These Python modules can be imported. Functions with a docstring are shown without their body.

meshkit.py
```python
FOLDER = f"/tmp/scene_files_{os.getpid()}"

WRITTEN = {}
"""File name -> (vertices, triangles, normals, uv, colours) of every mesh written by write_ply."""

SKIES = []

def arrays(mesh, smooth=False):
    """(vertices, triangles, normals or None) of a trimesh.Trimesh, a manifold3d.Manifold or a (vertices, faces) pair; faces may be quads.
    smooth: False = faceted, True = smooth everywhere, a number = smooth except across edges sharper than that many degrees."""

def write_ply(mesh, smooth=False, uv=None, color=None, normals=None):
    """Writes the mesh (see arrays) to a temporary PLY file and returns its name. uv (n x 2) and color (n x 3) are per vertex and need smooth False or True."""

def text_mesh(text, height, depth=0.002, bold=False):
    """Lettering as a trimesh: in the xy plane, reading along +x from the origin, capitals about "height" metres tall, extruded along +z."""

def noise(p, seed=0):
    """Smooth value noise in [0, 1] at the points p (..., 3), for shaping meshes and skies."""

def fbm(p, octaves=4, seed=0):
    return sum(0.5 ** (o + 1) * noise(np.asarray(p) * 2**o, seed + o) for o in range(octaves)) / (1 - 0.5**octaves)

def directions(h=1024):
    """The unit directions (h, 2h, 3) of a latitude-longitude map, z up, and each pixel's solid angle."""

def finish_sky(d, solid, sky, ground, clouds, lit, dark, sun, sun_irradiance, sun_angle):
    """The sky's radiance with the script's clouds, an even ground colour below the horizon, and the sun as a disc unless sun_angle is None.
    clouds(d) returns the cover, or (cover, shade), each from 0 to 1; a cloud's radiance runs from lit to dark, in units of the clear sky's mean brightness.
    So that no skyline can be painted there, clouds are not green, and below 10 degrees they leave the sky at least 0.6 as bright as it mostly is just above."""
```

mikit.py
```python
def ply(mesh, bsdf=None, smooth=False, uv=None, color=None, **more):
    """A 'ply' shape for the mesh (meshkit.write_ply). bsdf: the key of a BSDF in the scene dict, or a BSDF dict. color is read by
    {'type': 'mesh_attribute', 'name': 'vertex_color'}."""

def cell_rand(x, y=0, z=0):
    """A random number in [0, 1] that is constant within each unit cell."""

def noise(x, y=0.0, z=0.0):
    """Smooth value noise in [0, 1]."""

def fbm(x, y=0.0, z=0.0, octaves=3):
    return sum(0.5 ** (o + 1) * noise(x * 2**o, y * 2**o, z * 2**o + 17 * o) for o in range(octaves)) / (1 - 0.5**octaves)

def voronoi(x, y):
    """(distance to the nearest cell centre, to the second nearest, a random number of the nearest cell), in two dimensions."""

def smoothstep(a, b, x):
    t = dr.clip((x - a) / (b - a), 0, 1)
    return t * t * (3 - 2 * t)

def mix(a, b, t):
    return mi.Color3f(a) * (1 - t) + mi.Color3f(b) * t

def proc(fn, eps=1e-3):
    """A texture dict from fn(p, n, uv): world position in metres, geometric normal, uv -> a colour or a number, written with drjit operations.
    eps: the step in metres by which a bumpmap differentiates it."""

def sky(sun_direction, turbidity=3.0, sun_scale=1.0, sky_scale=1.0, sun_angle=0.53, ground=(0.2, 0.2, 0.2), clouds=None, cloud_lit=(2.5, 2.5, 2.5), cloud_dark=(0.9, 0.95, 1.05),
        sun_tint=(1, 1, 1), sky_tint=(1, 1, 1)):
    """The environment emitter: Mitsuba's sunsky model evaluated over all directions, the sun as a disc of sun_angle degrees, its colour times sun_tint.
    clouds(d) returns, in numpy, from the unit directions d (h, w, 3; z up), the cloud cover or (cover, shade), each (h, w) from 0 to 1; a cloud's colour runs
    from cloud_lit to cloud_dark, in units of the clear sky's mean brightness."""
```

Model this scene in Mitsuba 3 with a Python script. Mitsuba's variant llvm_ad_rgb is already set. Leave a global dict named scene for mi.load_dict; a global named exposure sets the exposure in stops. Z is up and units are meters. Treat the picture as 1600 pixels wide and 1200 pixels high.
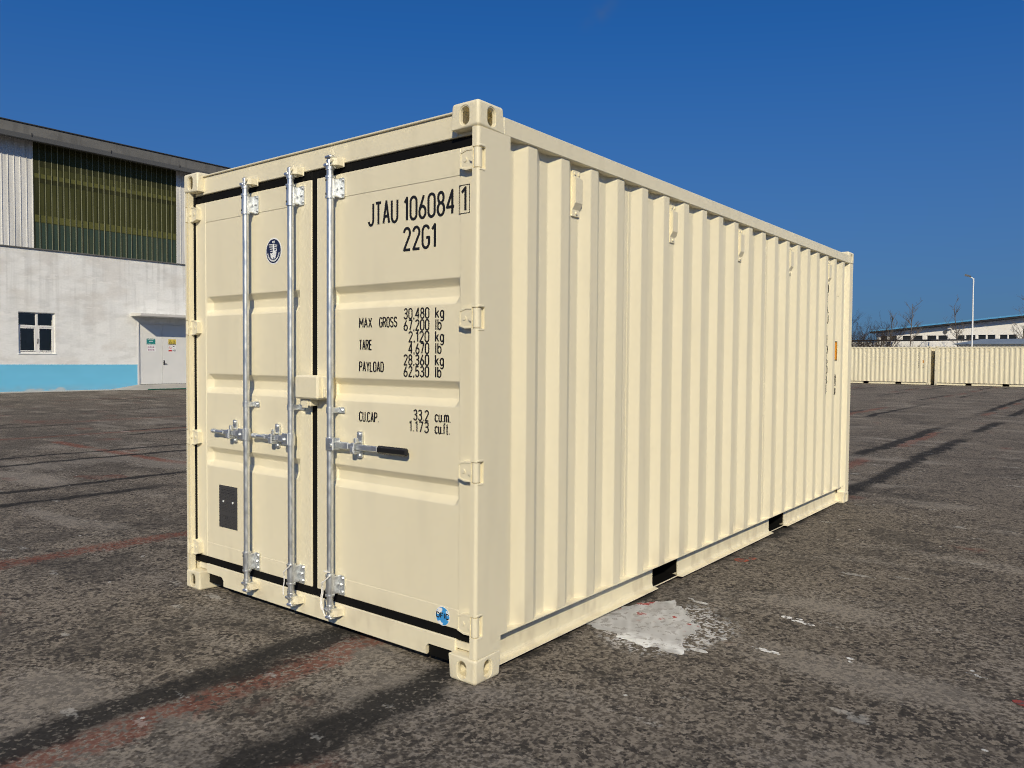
import math, random
import numpy as np, trimesh, manifold3d as m3
import drjit as dr, mitsuba as mi, mikit
from shapely.geometry import LineString, Polygon, Point, box as sbox
from shapely.ops import unary_union
from shapely import affinity
from mikit import proc, noise, fbm, voronoi, smoothstep, mix, cell_rand

T = mi.ScalarTransform4f
scene, labels = {}, {}
rng = random.Random(7)

# ------------------------------------------------------------------ camera, sky, exposure
CAM = np.array([4.6843, -2.5662, 1.4564])
YAW, PITCH, ROLL, FPX = -0.65310, -0.03428, 0.008368, 1213.7
fw = np.array([math.sin(YAW) * math.cos(PITCH), math.cos(YAW) * math.cos(PITCH), math.sin(PITCH)])
r0 = np.array([math.cos(YAW), -math.sin(YAW), 0]); u0 = np.cross(r0, fw)
up = -r0 * math.sin(ROLL) + u0 * math.cos(ROLL)
scene['camera'] = {'type': 'perspective', 'fov_axis': 'x', 'fov': 2 * math.degrees(math.atan(800 / FPX)),
                   'principal_point_offset_x': -25 / 1600, 'principal_point_offset_y': -4 / 1200,
                   'near_clip': 0.05, 'far_clip': 5000.0,
                   'to_world': T().look_at(origin=CAM.tolist(), target=(CAM + fw).tolist(), up=up.tolist())}


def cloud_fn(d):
    """A faint wisp, and the grey winter haze that thickens evenly towards the horizon all round, brightened sunward as added fill."""
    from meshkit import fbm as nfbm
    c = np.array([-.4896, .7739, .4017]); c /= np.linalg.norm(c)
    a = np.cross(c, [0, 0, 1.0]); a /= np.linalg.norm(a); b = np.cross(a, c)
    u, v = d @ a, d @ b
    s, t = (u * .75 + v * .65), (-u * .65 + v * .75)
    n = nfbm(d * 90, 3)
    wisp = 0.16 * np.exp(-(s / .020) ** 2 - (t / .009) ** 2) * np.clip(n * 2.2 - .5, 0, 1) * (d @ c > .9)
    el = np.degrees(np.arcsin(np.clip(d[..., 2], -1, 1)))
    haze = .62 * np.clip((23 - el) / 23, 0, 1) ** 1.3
    sunward = np.clip(.5 + .6 * (d @ np.array([.645, -.764, 0])), 0, 1)      # haze out of view brightened towards the sun as added fill for shadows
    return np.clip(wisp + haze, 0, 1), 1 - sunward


SUN = (0.92, -1.09, 0.81)
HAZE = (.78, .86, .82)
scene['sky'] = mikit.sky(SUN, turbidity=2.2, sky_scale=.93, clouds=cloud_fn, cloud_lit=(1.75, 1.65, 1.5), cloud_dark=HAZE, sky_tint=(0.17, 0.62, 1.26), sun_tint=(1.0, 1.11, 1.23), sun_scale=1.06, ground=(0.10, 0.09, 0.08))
exposure = 1.36

# ------------------------------------------------------------------ mesh helpers


def mf(man):
    m = man.to_mesh()
    return trimesh.Trimesh(np.array(m.vert_properties)[:, :3], np.array(m.tri_verts), process=False)


def hull(points):
    return m3.Manifold.hull_points(np.asarray(points, float))


def cboxm(x0, x1, y0, y1, z0, z1, c=0.0015):
    c = min(c, (x1 - x0) * .4, (y1 - y0) * .4, (z1 - z0) * .4)
    pts = []
    for sx in (0, 1):
        for sy in (0, 1):
            for sz in (0, 1):
                x, y, z = (x0, x1)[sx], (y0, y1)[sy], (z0, z1)[sz]
                dx, dy, dz = (c, -c)[sx], (c, -c)[sy], (c, -c)[sz]
                pts += [(x, y + dy, z + dz), (x + dx, y, z + dz), (x + dx, y + dy, z)]
    return hull(pts)


def cbox(*a, c=0.0015):
    return mf(cboxm(*a, c=c))


def bx(x0, x1, y0, y1, z0, z1):
    m = trimesh.creation.box((x1 - x0, y1 - y0, z1 - z0)); m.apply_translation(((x0 + x1) / 2, (y0 + y1) / 2, (z0 + z1) / 2)); return m


def bxm(x0, x1, y0, y1, z0, z1):
    return m3.Manifold.cube((x1 - x0, y1 - y0, z1 - z0)).translate((x0, y0, z0))


def cat(*ms):
    out = []
    for m in ms:
        out += m if isinstance(m, list) else [m]
    return trimesh.util.concatenate(out)


def sweep(points, radii, sides=8, cap=True):
    p = np.asarray(points, float); n = len(p); rad = np.broadcast_to(radii, (n,)).astype(float)
    t = np.gradient(p, axis=0); t /= np.linalg.norm(t, axis=1, keepdims=True) + 1e-12
    ref = np.array([0, 0, 1.0]) if abs(t[0, 2]) < .9 else np.array([1.0, 0, 0])
    a = np.cross(t[0], ref); a /= np.linalg.norm(a); A = []
    for k in range(n):
        a = a - t[k] * (a @ t[k]); a /= np.linalg.norm(a); A.append(a)
    A = np.array(A); B = np.cross(t, A); ang = np.arange(sides) * 2 * np.pi / sides
    v = p[:, None] + rad[:, None, None] * (np.cos(ang)[None, :, None] * A[:, None] + np.sin(ang)[None, :, None] * B[:, None])
    v = v.reshape(-1, 3); f = []
    for i in range(n - 1):
        for j in range(sides):
            q = [i * sides + j, i * sides + (j + 1) % sides, (i + 1) * sides + (j + 1) % sides, (i + 1) * sides + j]
            f += [[q[0], q[1], q[2]], [q[0], q[2], q[3]]]
    if cap:
        v = np.vstack([v, p[:1], p[-1:]]); c0, c1 = n * sides, n * sides + 1
        for j in range(sides):
            f += [[c0, (j + 1) % sides, j], [c1, (n - 1) * sides + j, (n - 1) * sides + (j + 1) % sides]]
    return trimesh.Trimesh(v, np.array(f), process=False)


def rod(p0, p1, r, sides=16):
    return sweep([p0, p1], r, sides)


def extr(shape, depth):
    """Extrude a shapely shape along +z by depth."""
    gs = [g for g in getattr(shape, 'geoms', [shape]) if g.area > 1e-9]
    return cat([trimesh.creation.extrude_polygon(g, depth, engine='earcut') for g in gs])


def on_front(shape, y, thick):
    """Shape drawn in (x, z) -> a plate on a face looking towards -y, whose back is at y."""
    m = extr(shape, thick); v = m.vertices.copy(); m.vertices = np.stack([v[:, 0], y - v[:, 2], v[:, 1]], 1); return m


def on_right(shape, x, thick):
    """Shape drawn in (y, z) -> a plate on a face looking towards +x."""
    m = extr(shape, thick); v = m.vertices.copy(); m.vertices = np.stack([x + v[:, 2], v[:, 0], v[:, 1]], 1); return m


def zprism(pts, z0, z1):
    m = extr(Polygon(pts), z1 - z0); m.apply_translation((0, 0, z0)); return m


def mirror_x(m, W_):
    m = m.copy(); m.vertices[:, 0] = W_ - m.vertices[:, 0]; m.faces = m.faces[:, ::-1]; return m


def fillet(pts, r, closed=False):
    """Each inner corner of an open polyline replaced by two points r away from it."""
    pts = [np.array(p, float) for p in pts]; out = [pts[0]]
    for a, b, c in zip(pts, pts[1:], pts[2:]):
        for q, s in ((a, -1), (c, 1)):
            d = q - b; L_ = np.linalg.norm(d); out.append(b + d / L_ * min(r, L_ * .45))
    return np.array(out + [pts[-1]])


def free(key):
    if key not in scene and not any(k.startswith(key + '__') for k in scene):
        return key
    i = 1
    while True:
        k = f'{key}_{i:03d}'
        if k not in scene and not any(q.startswith(k + '__') for q in scene):
            return k
        i += 1


def put(key, mesh, bsdf, smooth=False, label=None, cat_=None, group=None, kind=None):
    key = free(key)
    scene[key] = mikit.ply(mesh, bsdf, smooth=smooth)
    tag(key, label, cat_, group, kind)
    return key


def tag(key, label=None, cat_=None, group=None, kind=None):
    d = {k: v for k, v in (('label', label), ('category', cat_), ('group', group), ('kind', kind)) if v}
    if d:
        labels[key] = {**labels.get(key, {}), **d}


# ------------------------------------------------------------------ materials
def mat(name, color, rough=.5, metal=0.0, spec=.5, bump=None, bscale=1.0, eps=1e-3, **more):
    c = proc(color) if callable(color) else {'type': 'rgb', 'value': list(color)}
    r = proc(rough) if callable(rough) else rough
    b = {'type': 'principled', 'base_color': c, 'roughness': r, 'metallic': metal, 'specular': spec, **more}
    if bump is not None:
        b = {'type': 'bumpmap', 'arbitrary': proc(bump, eps), 'scale': bscale, 'bsdf': b}
    scene[name] = {'type': 'twosided', 'bsdf': b}
    return name


def c_beige(p, n, uv):
    a = fbm(p.x * .9 + 3, p.y * .9, p.z * .7)
    s = fbm(p.x * 9, p.y * 9, p.z * 1.2)
    low = smoothstep(.45, .05, p.z) * smoothstep(.45, .75, fbm(p.x * 14, p.y * 14, p.z * 5))
    c = mix((.718, .667, .502), (.758, .704, .533), a)
    c = c * (1 - .05 * smoothstep(.5, .8, s))
    return mix(c, (.36, .30, .23), .30 * low)


mat('paint_beige', c_beige, rough=.42, spec=.45, bump=lambda p, n, uv: fbm(p.x * 55, p.y * 55, p.z * 55, 2) + 1.6 * noise(p.x * 2.6, p.y * 2.6, p.z * 2.1) * 2.2, bscale=.00045, eps=2e-3)
mat('rubber_black', lambda p, n, uv: mix((.003, .003, .003), (.006, .006, .006), fbm(p.x * 20, p.y * 20, p.z * 20)), rough=.75, spec=.15)
mat('paint_black', (.003, .003, .003), rough=.7, spec=.2)
mat('print_black', (.012, .012, .013), rough=.5, spec=.3)
mat('grip_black', (.012, .012, .013), rough=.32, spec=.5)


def c_galv(p, n, uv):
    f, s, w = voronoi(p.z * 55 + p.x * 23, p.x * 60 + p.y * 60)
    return mix((.62, .655, .69), (.80, .825, .845), w * .7 + .3 * noise(p.x * 30, p.y * 30, p.z * 8))


mat('steel_galvanised', c_galv, rough=lambda p, n, uv: .30 + .22 * noise(p.x * 80, p.y * 80, p.z * 25), metal=.9)
mat('plate_dark', (.055, .055, .058), rough=.38, spec=.5)
mat('plate_print', (.018, .018, .02), rough=.5)
mat('sticker_navy', (.014, .018, .055), rough=.3)
mat('sticker_white', (.78, .80, .82), rough=.35)
mat('sticker_blue', (.05, .30, .68), rough=.35)
mat('sticker_orange', (.80, .33, .03), rough=.4)
mat('string_white', (.78, .77, .74), rough=.8)

GX, GP = 2.25, 3.08


def c_ground(p, n, uv):
    x, y = p.x, p.y
    wx = x + .25 * (noise(x * 1.7, y * 1.7, 3) - .5); wy = y + .25 * (noise(x * 1.7, y * 1.7, 9) - .5)
    u, v = .86 * wx - .51 * wy, .51 * wx + .86 * wy
    big = fbm(wx * .23, wy * .23, 1.0); mid = fbm(u * 1.4, v * 1.4, 5.0, 3)
    fl2 = fbm(wx * 6.5 + 40, wy * 6.5, 4.0, 3); g1 = fbm(u * 24, v * 24, 2.0, 3); fl = fbm(x * 66 + y * 13, y * 66 - x * 13, 6.0, 3)
    gr = .55 * noise(x * 58 + y * 21, y * 58 - x * 21, 1) + .45 * noise(x * 121, y * 121, 3); gr2 = noise(x * 300, y * 300, 2)
    stone = smoothstep(.26, .72, gr + .10 * (gr2 - .5) + .16 * (g1 - .5))
    c = mix((.080, .071, .061), mix((.180, .160, .135), (.212, .187, .158), g1), stone) * (.86 + .28 * big)
    patch = .5 * (mid - .5) + .45 * (fl2 - .5)
    c = mix(c, (.034, .031, .029), .80 * smoothstep(.53, .60, .62 * fl + .38 * g1 + .20 * patch))
    c = mix(c, (.028, .026, .024), .66 * smoothstep(.62, .67, g1 * .70 + fl * .30 + .22 * patch))
    c = mix(c, (.050, .046, .042), .46 * smoothstep(.50, .68, .5 * mid + .5 * fl2 + .25 * (fl - .5) + .08 * smoothstep(3.0, -1.0, x)))
    c = mix(c, (.27, .25, .225), .35 * smoothstep(.55, .75, fbm(x * .9 + 5, y * 2.6, 3.0, 3) + .3 * (gr - .5)))
    hd = dr.sqrt(dr.square((x - 2.74) / .30) + dr.square((y - 1.24) / .40))
    c = mix(c, (.50, .51, .52), .8 * smoothstep(1.30, .80, hd + .25 * (fl2 - .5)) * smoothstep(.50, .60, .6 * fl + .4 * gr))
    red = mi.Float(0); drk = mi.Float(0)
    wob = .10 * (noise(y * .9, 3.0) - .5) + .07 * (noise(y * 6, x * 3) - .5) + .05 * (fl2 - .5)
    for k in range(-1, 9):
        for x0, w, kind in ((GX - GP * k, .14 if k == 0 else .10, 0), (GX - GP * k - .82, .13 if k == 0 else .09, 1)):
            gap = smoothstep(.08 if k == 0 else .34, .42 if k == 0 else .60, noise(y * .33 + 7 * k, k * 3.1 + kind)) * (.15 if k < 0 else 1)
            d = dr.abs(x - x0 + wob)
            drk = dr.maximum(drk, smoothstep(w * 1.15, w * .45, d + .12 * (fl - .5) + .14 * (fl2 - .5)) * gap)
            rg = smoothstep(.40, .62, noise(y * .55 + 11 * k, k + 20.0 + kind)) if kind else (smoothstep(-.7, -.95, y) if k == 0 else mi.Float(0))
            if k <= 0:
                rg = dr.maximum(rg, smoothstep(.9, .2, y) * (kind if k == 0 else 0)) * (.1 if k < 0 else 1)
            dd = dr.abs(x - x0 - .19 + wob)
            red = dr.maximum(red, smoothstep(.15, .04, dd + .12 * (fl2 - .5) + .08 * (fl - .5)) * rg)
    # overspray along one footprint end, far left
    yy = dr.abs(y - 3.0 - .12 * (noise(x * .8, 1.0) - .5)); inx = smoothstep(-9.9, -9.5, x) * smoothstep(-5.0, -6.2, x)
    red = dr.maximum(red, 1.25 * smoothstep(.13, .05, yy + .08 * (fl2 - .5)) * inx * smoothstep(.12, .3, noise(x * 1.1, 8.0)))
    sp = smoothstep(.80, .90, fbm(x * 1.6 + 9, y * 1.6, 7.0, 2) + .25 * (fl2 - .5))
    red = dr.maximum(red, .7 * sp)
    c = mix(c, (.150, .050, .034), dr.minimum(.68 * red, .85) * smoothstep(.68, .44, fl * .6 + gr * .4))
    c = mix(c, (.017, .017, .017), .92 * drk * smoothstep(.80, .56, fl * .7 + gr * .3))
    # thin worn white lines and drips of white paint
    for y0, a, b in ((10.3, -27., -15.), (6.6, -22., -17.), (17.5, -30., -12.)):
        ln = smoothstep(.05, .02, dr.abs(y - y0 + .03 * noise(x * 3, 2.0) + .06 * (x - a) / 10)) * smoothstep(a, a + .5, x) * smoothstep(b, b - 2, x)
        c = mix(c, (.42, .38, .32), .6 * ln * smoothstep(.35, .6, noise(x * 2.1, y0)))
    v1, v2, w = voronoi(x * 2.1, y * 2.1)
    drop = smoothstep(.026, .014, v1 + .02 * (gr - .5)) * smoothstep(.82, .84, w)
    sm = smoothstep(.80, .88, fbm(x * 3.1, y * 8.3, 31.0, 3) + .2 * (gr - .5))
    return mix(c, (.55, .56, .55), dr.minimum(.8 * drop + .25 * sm, .9))


def b_ground(p, n, uv):
    return fbm(p.x * 60, p.y * 60, 2.0, 3) + .5 * noise(p.x * 260, p.y * 260)


mat('asphalt', c_ground, rough=.88, spec=.25, bump=b_ground, bscale=.006, eps=2e-3)


def c_spill(p, n, uv):
    x, y = p.x, p.y
    a = fbm(x * 9, y * 9, 1.0, 4); s = noise(x * 34 + y * 20, y * 7 - x * 4, 3)
    edge = smoothstep(1.12, .95, y + .25 * (a - .5)) * smoothstep(2.45, 2.55, x)
    c = mix((.36, .365, .365), (.52, .53, .54), a) * (.84 + .28 * s)
    c = mix(c, (.80, .83, .84), .8 * edge * smoothstep(.35, .6, a))
    hole = dr.minimum(smoothstep(.62, .70, fbm(x * 42, y * 42, 5.0, 3) + .20 * (a - .5)) + .6 * smoothstep(.60, .72, a + .25 * (y - 1.25)), 1)
    c = mix(c, (.17, .155, .14), .5 * hole)
    red = smoothstep(.68, .73, fbm(x * 17 + 3, y * 17, 8.0, 3)) * smoothstep(1.15, 1.4, y)
    return mix(c, (.30, .03, .025), .9 * red)


mat('paint_spilled', c_spill, rough=.6)
mat('paint_splash_white', lambda p, n, uv: mix((.13, .12, .11), (.66, .67, .67), smoothstep(.30, .60, fbm(p.x * 60, p.y * 60, 1.0, 3))), rough=.6)
mat('paint_splash_red', lambda p, n, uv: mix((.10, .06, .05), (.24, .05, .03), smoothstep(.35, .6, fbm(p.x * 50, p.y * 50, 1.0, 3))), rough=.6)
mat('paint_splash_yellow', (.66, .36, .04), rough=.6)


def c_plaster(p, n, uv):
    y, z = p.y, p.z
    a = fbm(y * .55, z * .8, 1.0); b = fbm(y * 2.2 + z * .9, z * 5.5 - y * .7, 4.0, 4)
    drip = fbm(y * 7.5, z * .35, 2.0, 4)
    c = mix((.75, .765, .765), (.86, .875, .875), a * .6 + b * .4)
    c = c * (1 - .15 * smoothstep(.40, .80, drip + .25 * (a - .5)) * smoothstep(2.0, 6.0, z + 2 * a))
    c = c * (1 - .14 * smoothstep(.40, .85, b))
    c = mix(c, (.60, .565, .525), .34 * smoothstep(.44, .72, fbm(y * 1.1 + 7, z * 1.6, 9.0, 4)))
    c = c * (.94 + .12 * fbm(y * 16, z * 24, 7.0, 3))
    wh = smoothstep(.72, .80, fbm(y * 2.7 + 30, z * 9.0, 6.0, 3))
    return mix(c, (.86, .86, .85), .45 * wh)


mat('plaster_grey', c_plaster, rough=.9, spec=.2)


def c_blueband(p, n, uv):
    a = fbm(p.y * 1.2, p.z * 3.0, 2.0)
    c = mix((.145, .49, .735), (.165, .53, .79), a)
    worn = smoothstep(.5, .66, fbm(p.y * 3.5, p.z * 7, 9.0) * .5 + .42 * smoothstep(.34, .02, p.z) * smoothstep(1.3, .5, dr.abs(p.y - 10.9)))
    dust = .45 * smoothstep(.35, .0, p.z) * fbm(p.y * 5, p.z * 5, 3.0)
    return mix(mix(c, (.52, .54, .55), .8 * worn), (.30, .30, .29), dust)


mat('paint_sky_blue', c_blueband, rough=.75, spec=.3)
mat('cladding_metal', lambda p, n, uv: mix((.60, .605, .60), (.72, .725, .72), fbm(p.y * 4.0, p.z * .8, 3.0)) * (1 - .18 * smoothstep(.5, .75, fbm(p.y * 11, p.z * .5, 6.0))), rough=.5, spec=.4)
scene['fibreglass'] = {'type': 'blendbsdf', 'weight': proc(lambda p, n, uv: .22 + .20 * fbm(p.y * 6, p.z * .8, 1.0)),
                       'a': {'type': 'thindielectric', 'specular_transmittance': {'type': 'rgb', 'value': [.74, .78, .66]}, 'int_ior': 1.25},
                       'b': {'type': 'twosided', 'bsdf': {'type': 'diffuse', 'reflectance': proc(lambda p, n, uv: mix((.075, .080, .036), (.135, .138, .066), fbm(p.y * 14, p.z * 1.1, 2.0)))}}}
mat('fibreglass_rib', lambda p, n, uv: mix((.17, .18, .11), (.28, .29, .20), fbm(p.y * 9, p.z * 2, 4.0)), rough=.5)
mat('girt_yellow', (.27, .25, .09), rough=.7)
mat('board_teal', lambda p, n, uv: mix((.024, .095, .165), (.040, .135, .225), fbm(p.y * 5, p.z * 1.5, 2.0)), rough=.6)
mat('screen_olive', lambda p, n, uv: mix((.075, .078, .028), (.14, .135, .050), fbm(p.y * 3, p.z * .9, 5.0)), rough=.9)
mat('dark_inside', (.03, .032, .03), rough=.9)
mat('fascia_grey', lambda p, n, uv: mix((.115, .116, .114), (.165, .165, .160), fbm(p.y * .9, p.z * 3, 1.0)) * (1 - .15 * smoothstep(.5, .7, fbm(p.y * 5, p.z * .7, 8.0))), rough=.6)
mat('gutter_grey', (.085, .088, .09), rough=.5)
mat('roof_dark', (.03, .03, .032), rough=.7)
mat('pvc_white', (.74, .74, .73), rough=.35)
mat('door_white', lambda p, n, uv: mix((.66, .67, .67), (.74, .745, .74), fbm(p.y * 2, p.z * 2, 2.0)) * (1 - .10 * smoothstep(.55, .2, p.z) * fbm(p.y * 9, p.z * 4, 5.0)), rough=.45)
scene['glass_pane'] = {'type': 'thindielectric'}
mat('room_dark', (.035, .037, .042), rough=.8)
mat('concrete_pale', lambda p, n, uv: mix((.24, .235, .22), (.34, .33, .31), fbm(p.x * 2.5, p.y * 2.5, p.z * 4, 4)), rough=.9)
mat('canopy_concrete', lambda p, n, uv: mix((.50, .49, .47), (.66, .65, .63), fbm(p.x * 3, p.y * 3, p.z * 9, 4)), rough=.9)
mat('kerb_green', lambda p, n, uv: mix((.010, .075, .052), (.03, .13, .09), fbm(p.y * 9, p.x * 9, 2.0)), rough=.7)
mat('sign_teal', (.02, .22, .22), rough=.4)
mat('sign_red', (.55, .04, .04), rough=.4)
mat('sign_yellow', (.66, .52, .08), rough=.4)
mat('sign_purple', (.30, .10, .22), rough=.4)
mat('metal_dark', (.03, .03, .03), rough=.4)
mat('wall_white', lambda p, n, uv: mix((.76, .75, .72), (.84, .835, .81), fbm(p.x * .5, p.z * .8, p.y * .5)), rough=.85)
mat('roof_blue', (.10, .34, .62), rough=.45)
mat('window_dark', (.018, .020, .022), rough=.12, spec=.5)
mat('shed_roof', lambda p, n, uv: mix((.135, .17, .21), (.17, .21, .26), fbm(p.x, p.y, p.z)), rough=.55)
mat('lamp_white', (.72, .74, .76), rough=.35)
mat('bark', lambda p, n, uv: mix((.085, .070, .060), (.15, .13, .11), fbm(p.x * 6, p.y * 6, p.z * 3)), rough=.9)
mat('bark_dark', (.045, .034, .028), rough=.9)

# ------------------------------------------------------------------ the setting
gm = bx(-1500, 1500, -1500, 1500, -.5, 0)
put('yard_ground', trimesh.Trimesh([[-1500, -1500, 0], [1500, -1500, 0], [1500, 1500, 0], [-1500, 1500, 0]], [[0, 1, 2], [0, 2, 3]], process=False), 'asphalt', kind='structure',
    label='dark worn asphalt yard with paint marks and tyre streaks')

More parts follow.
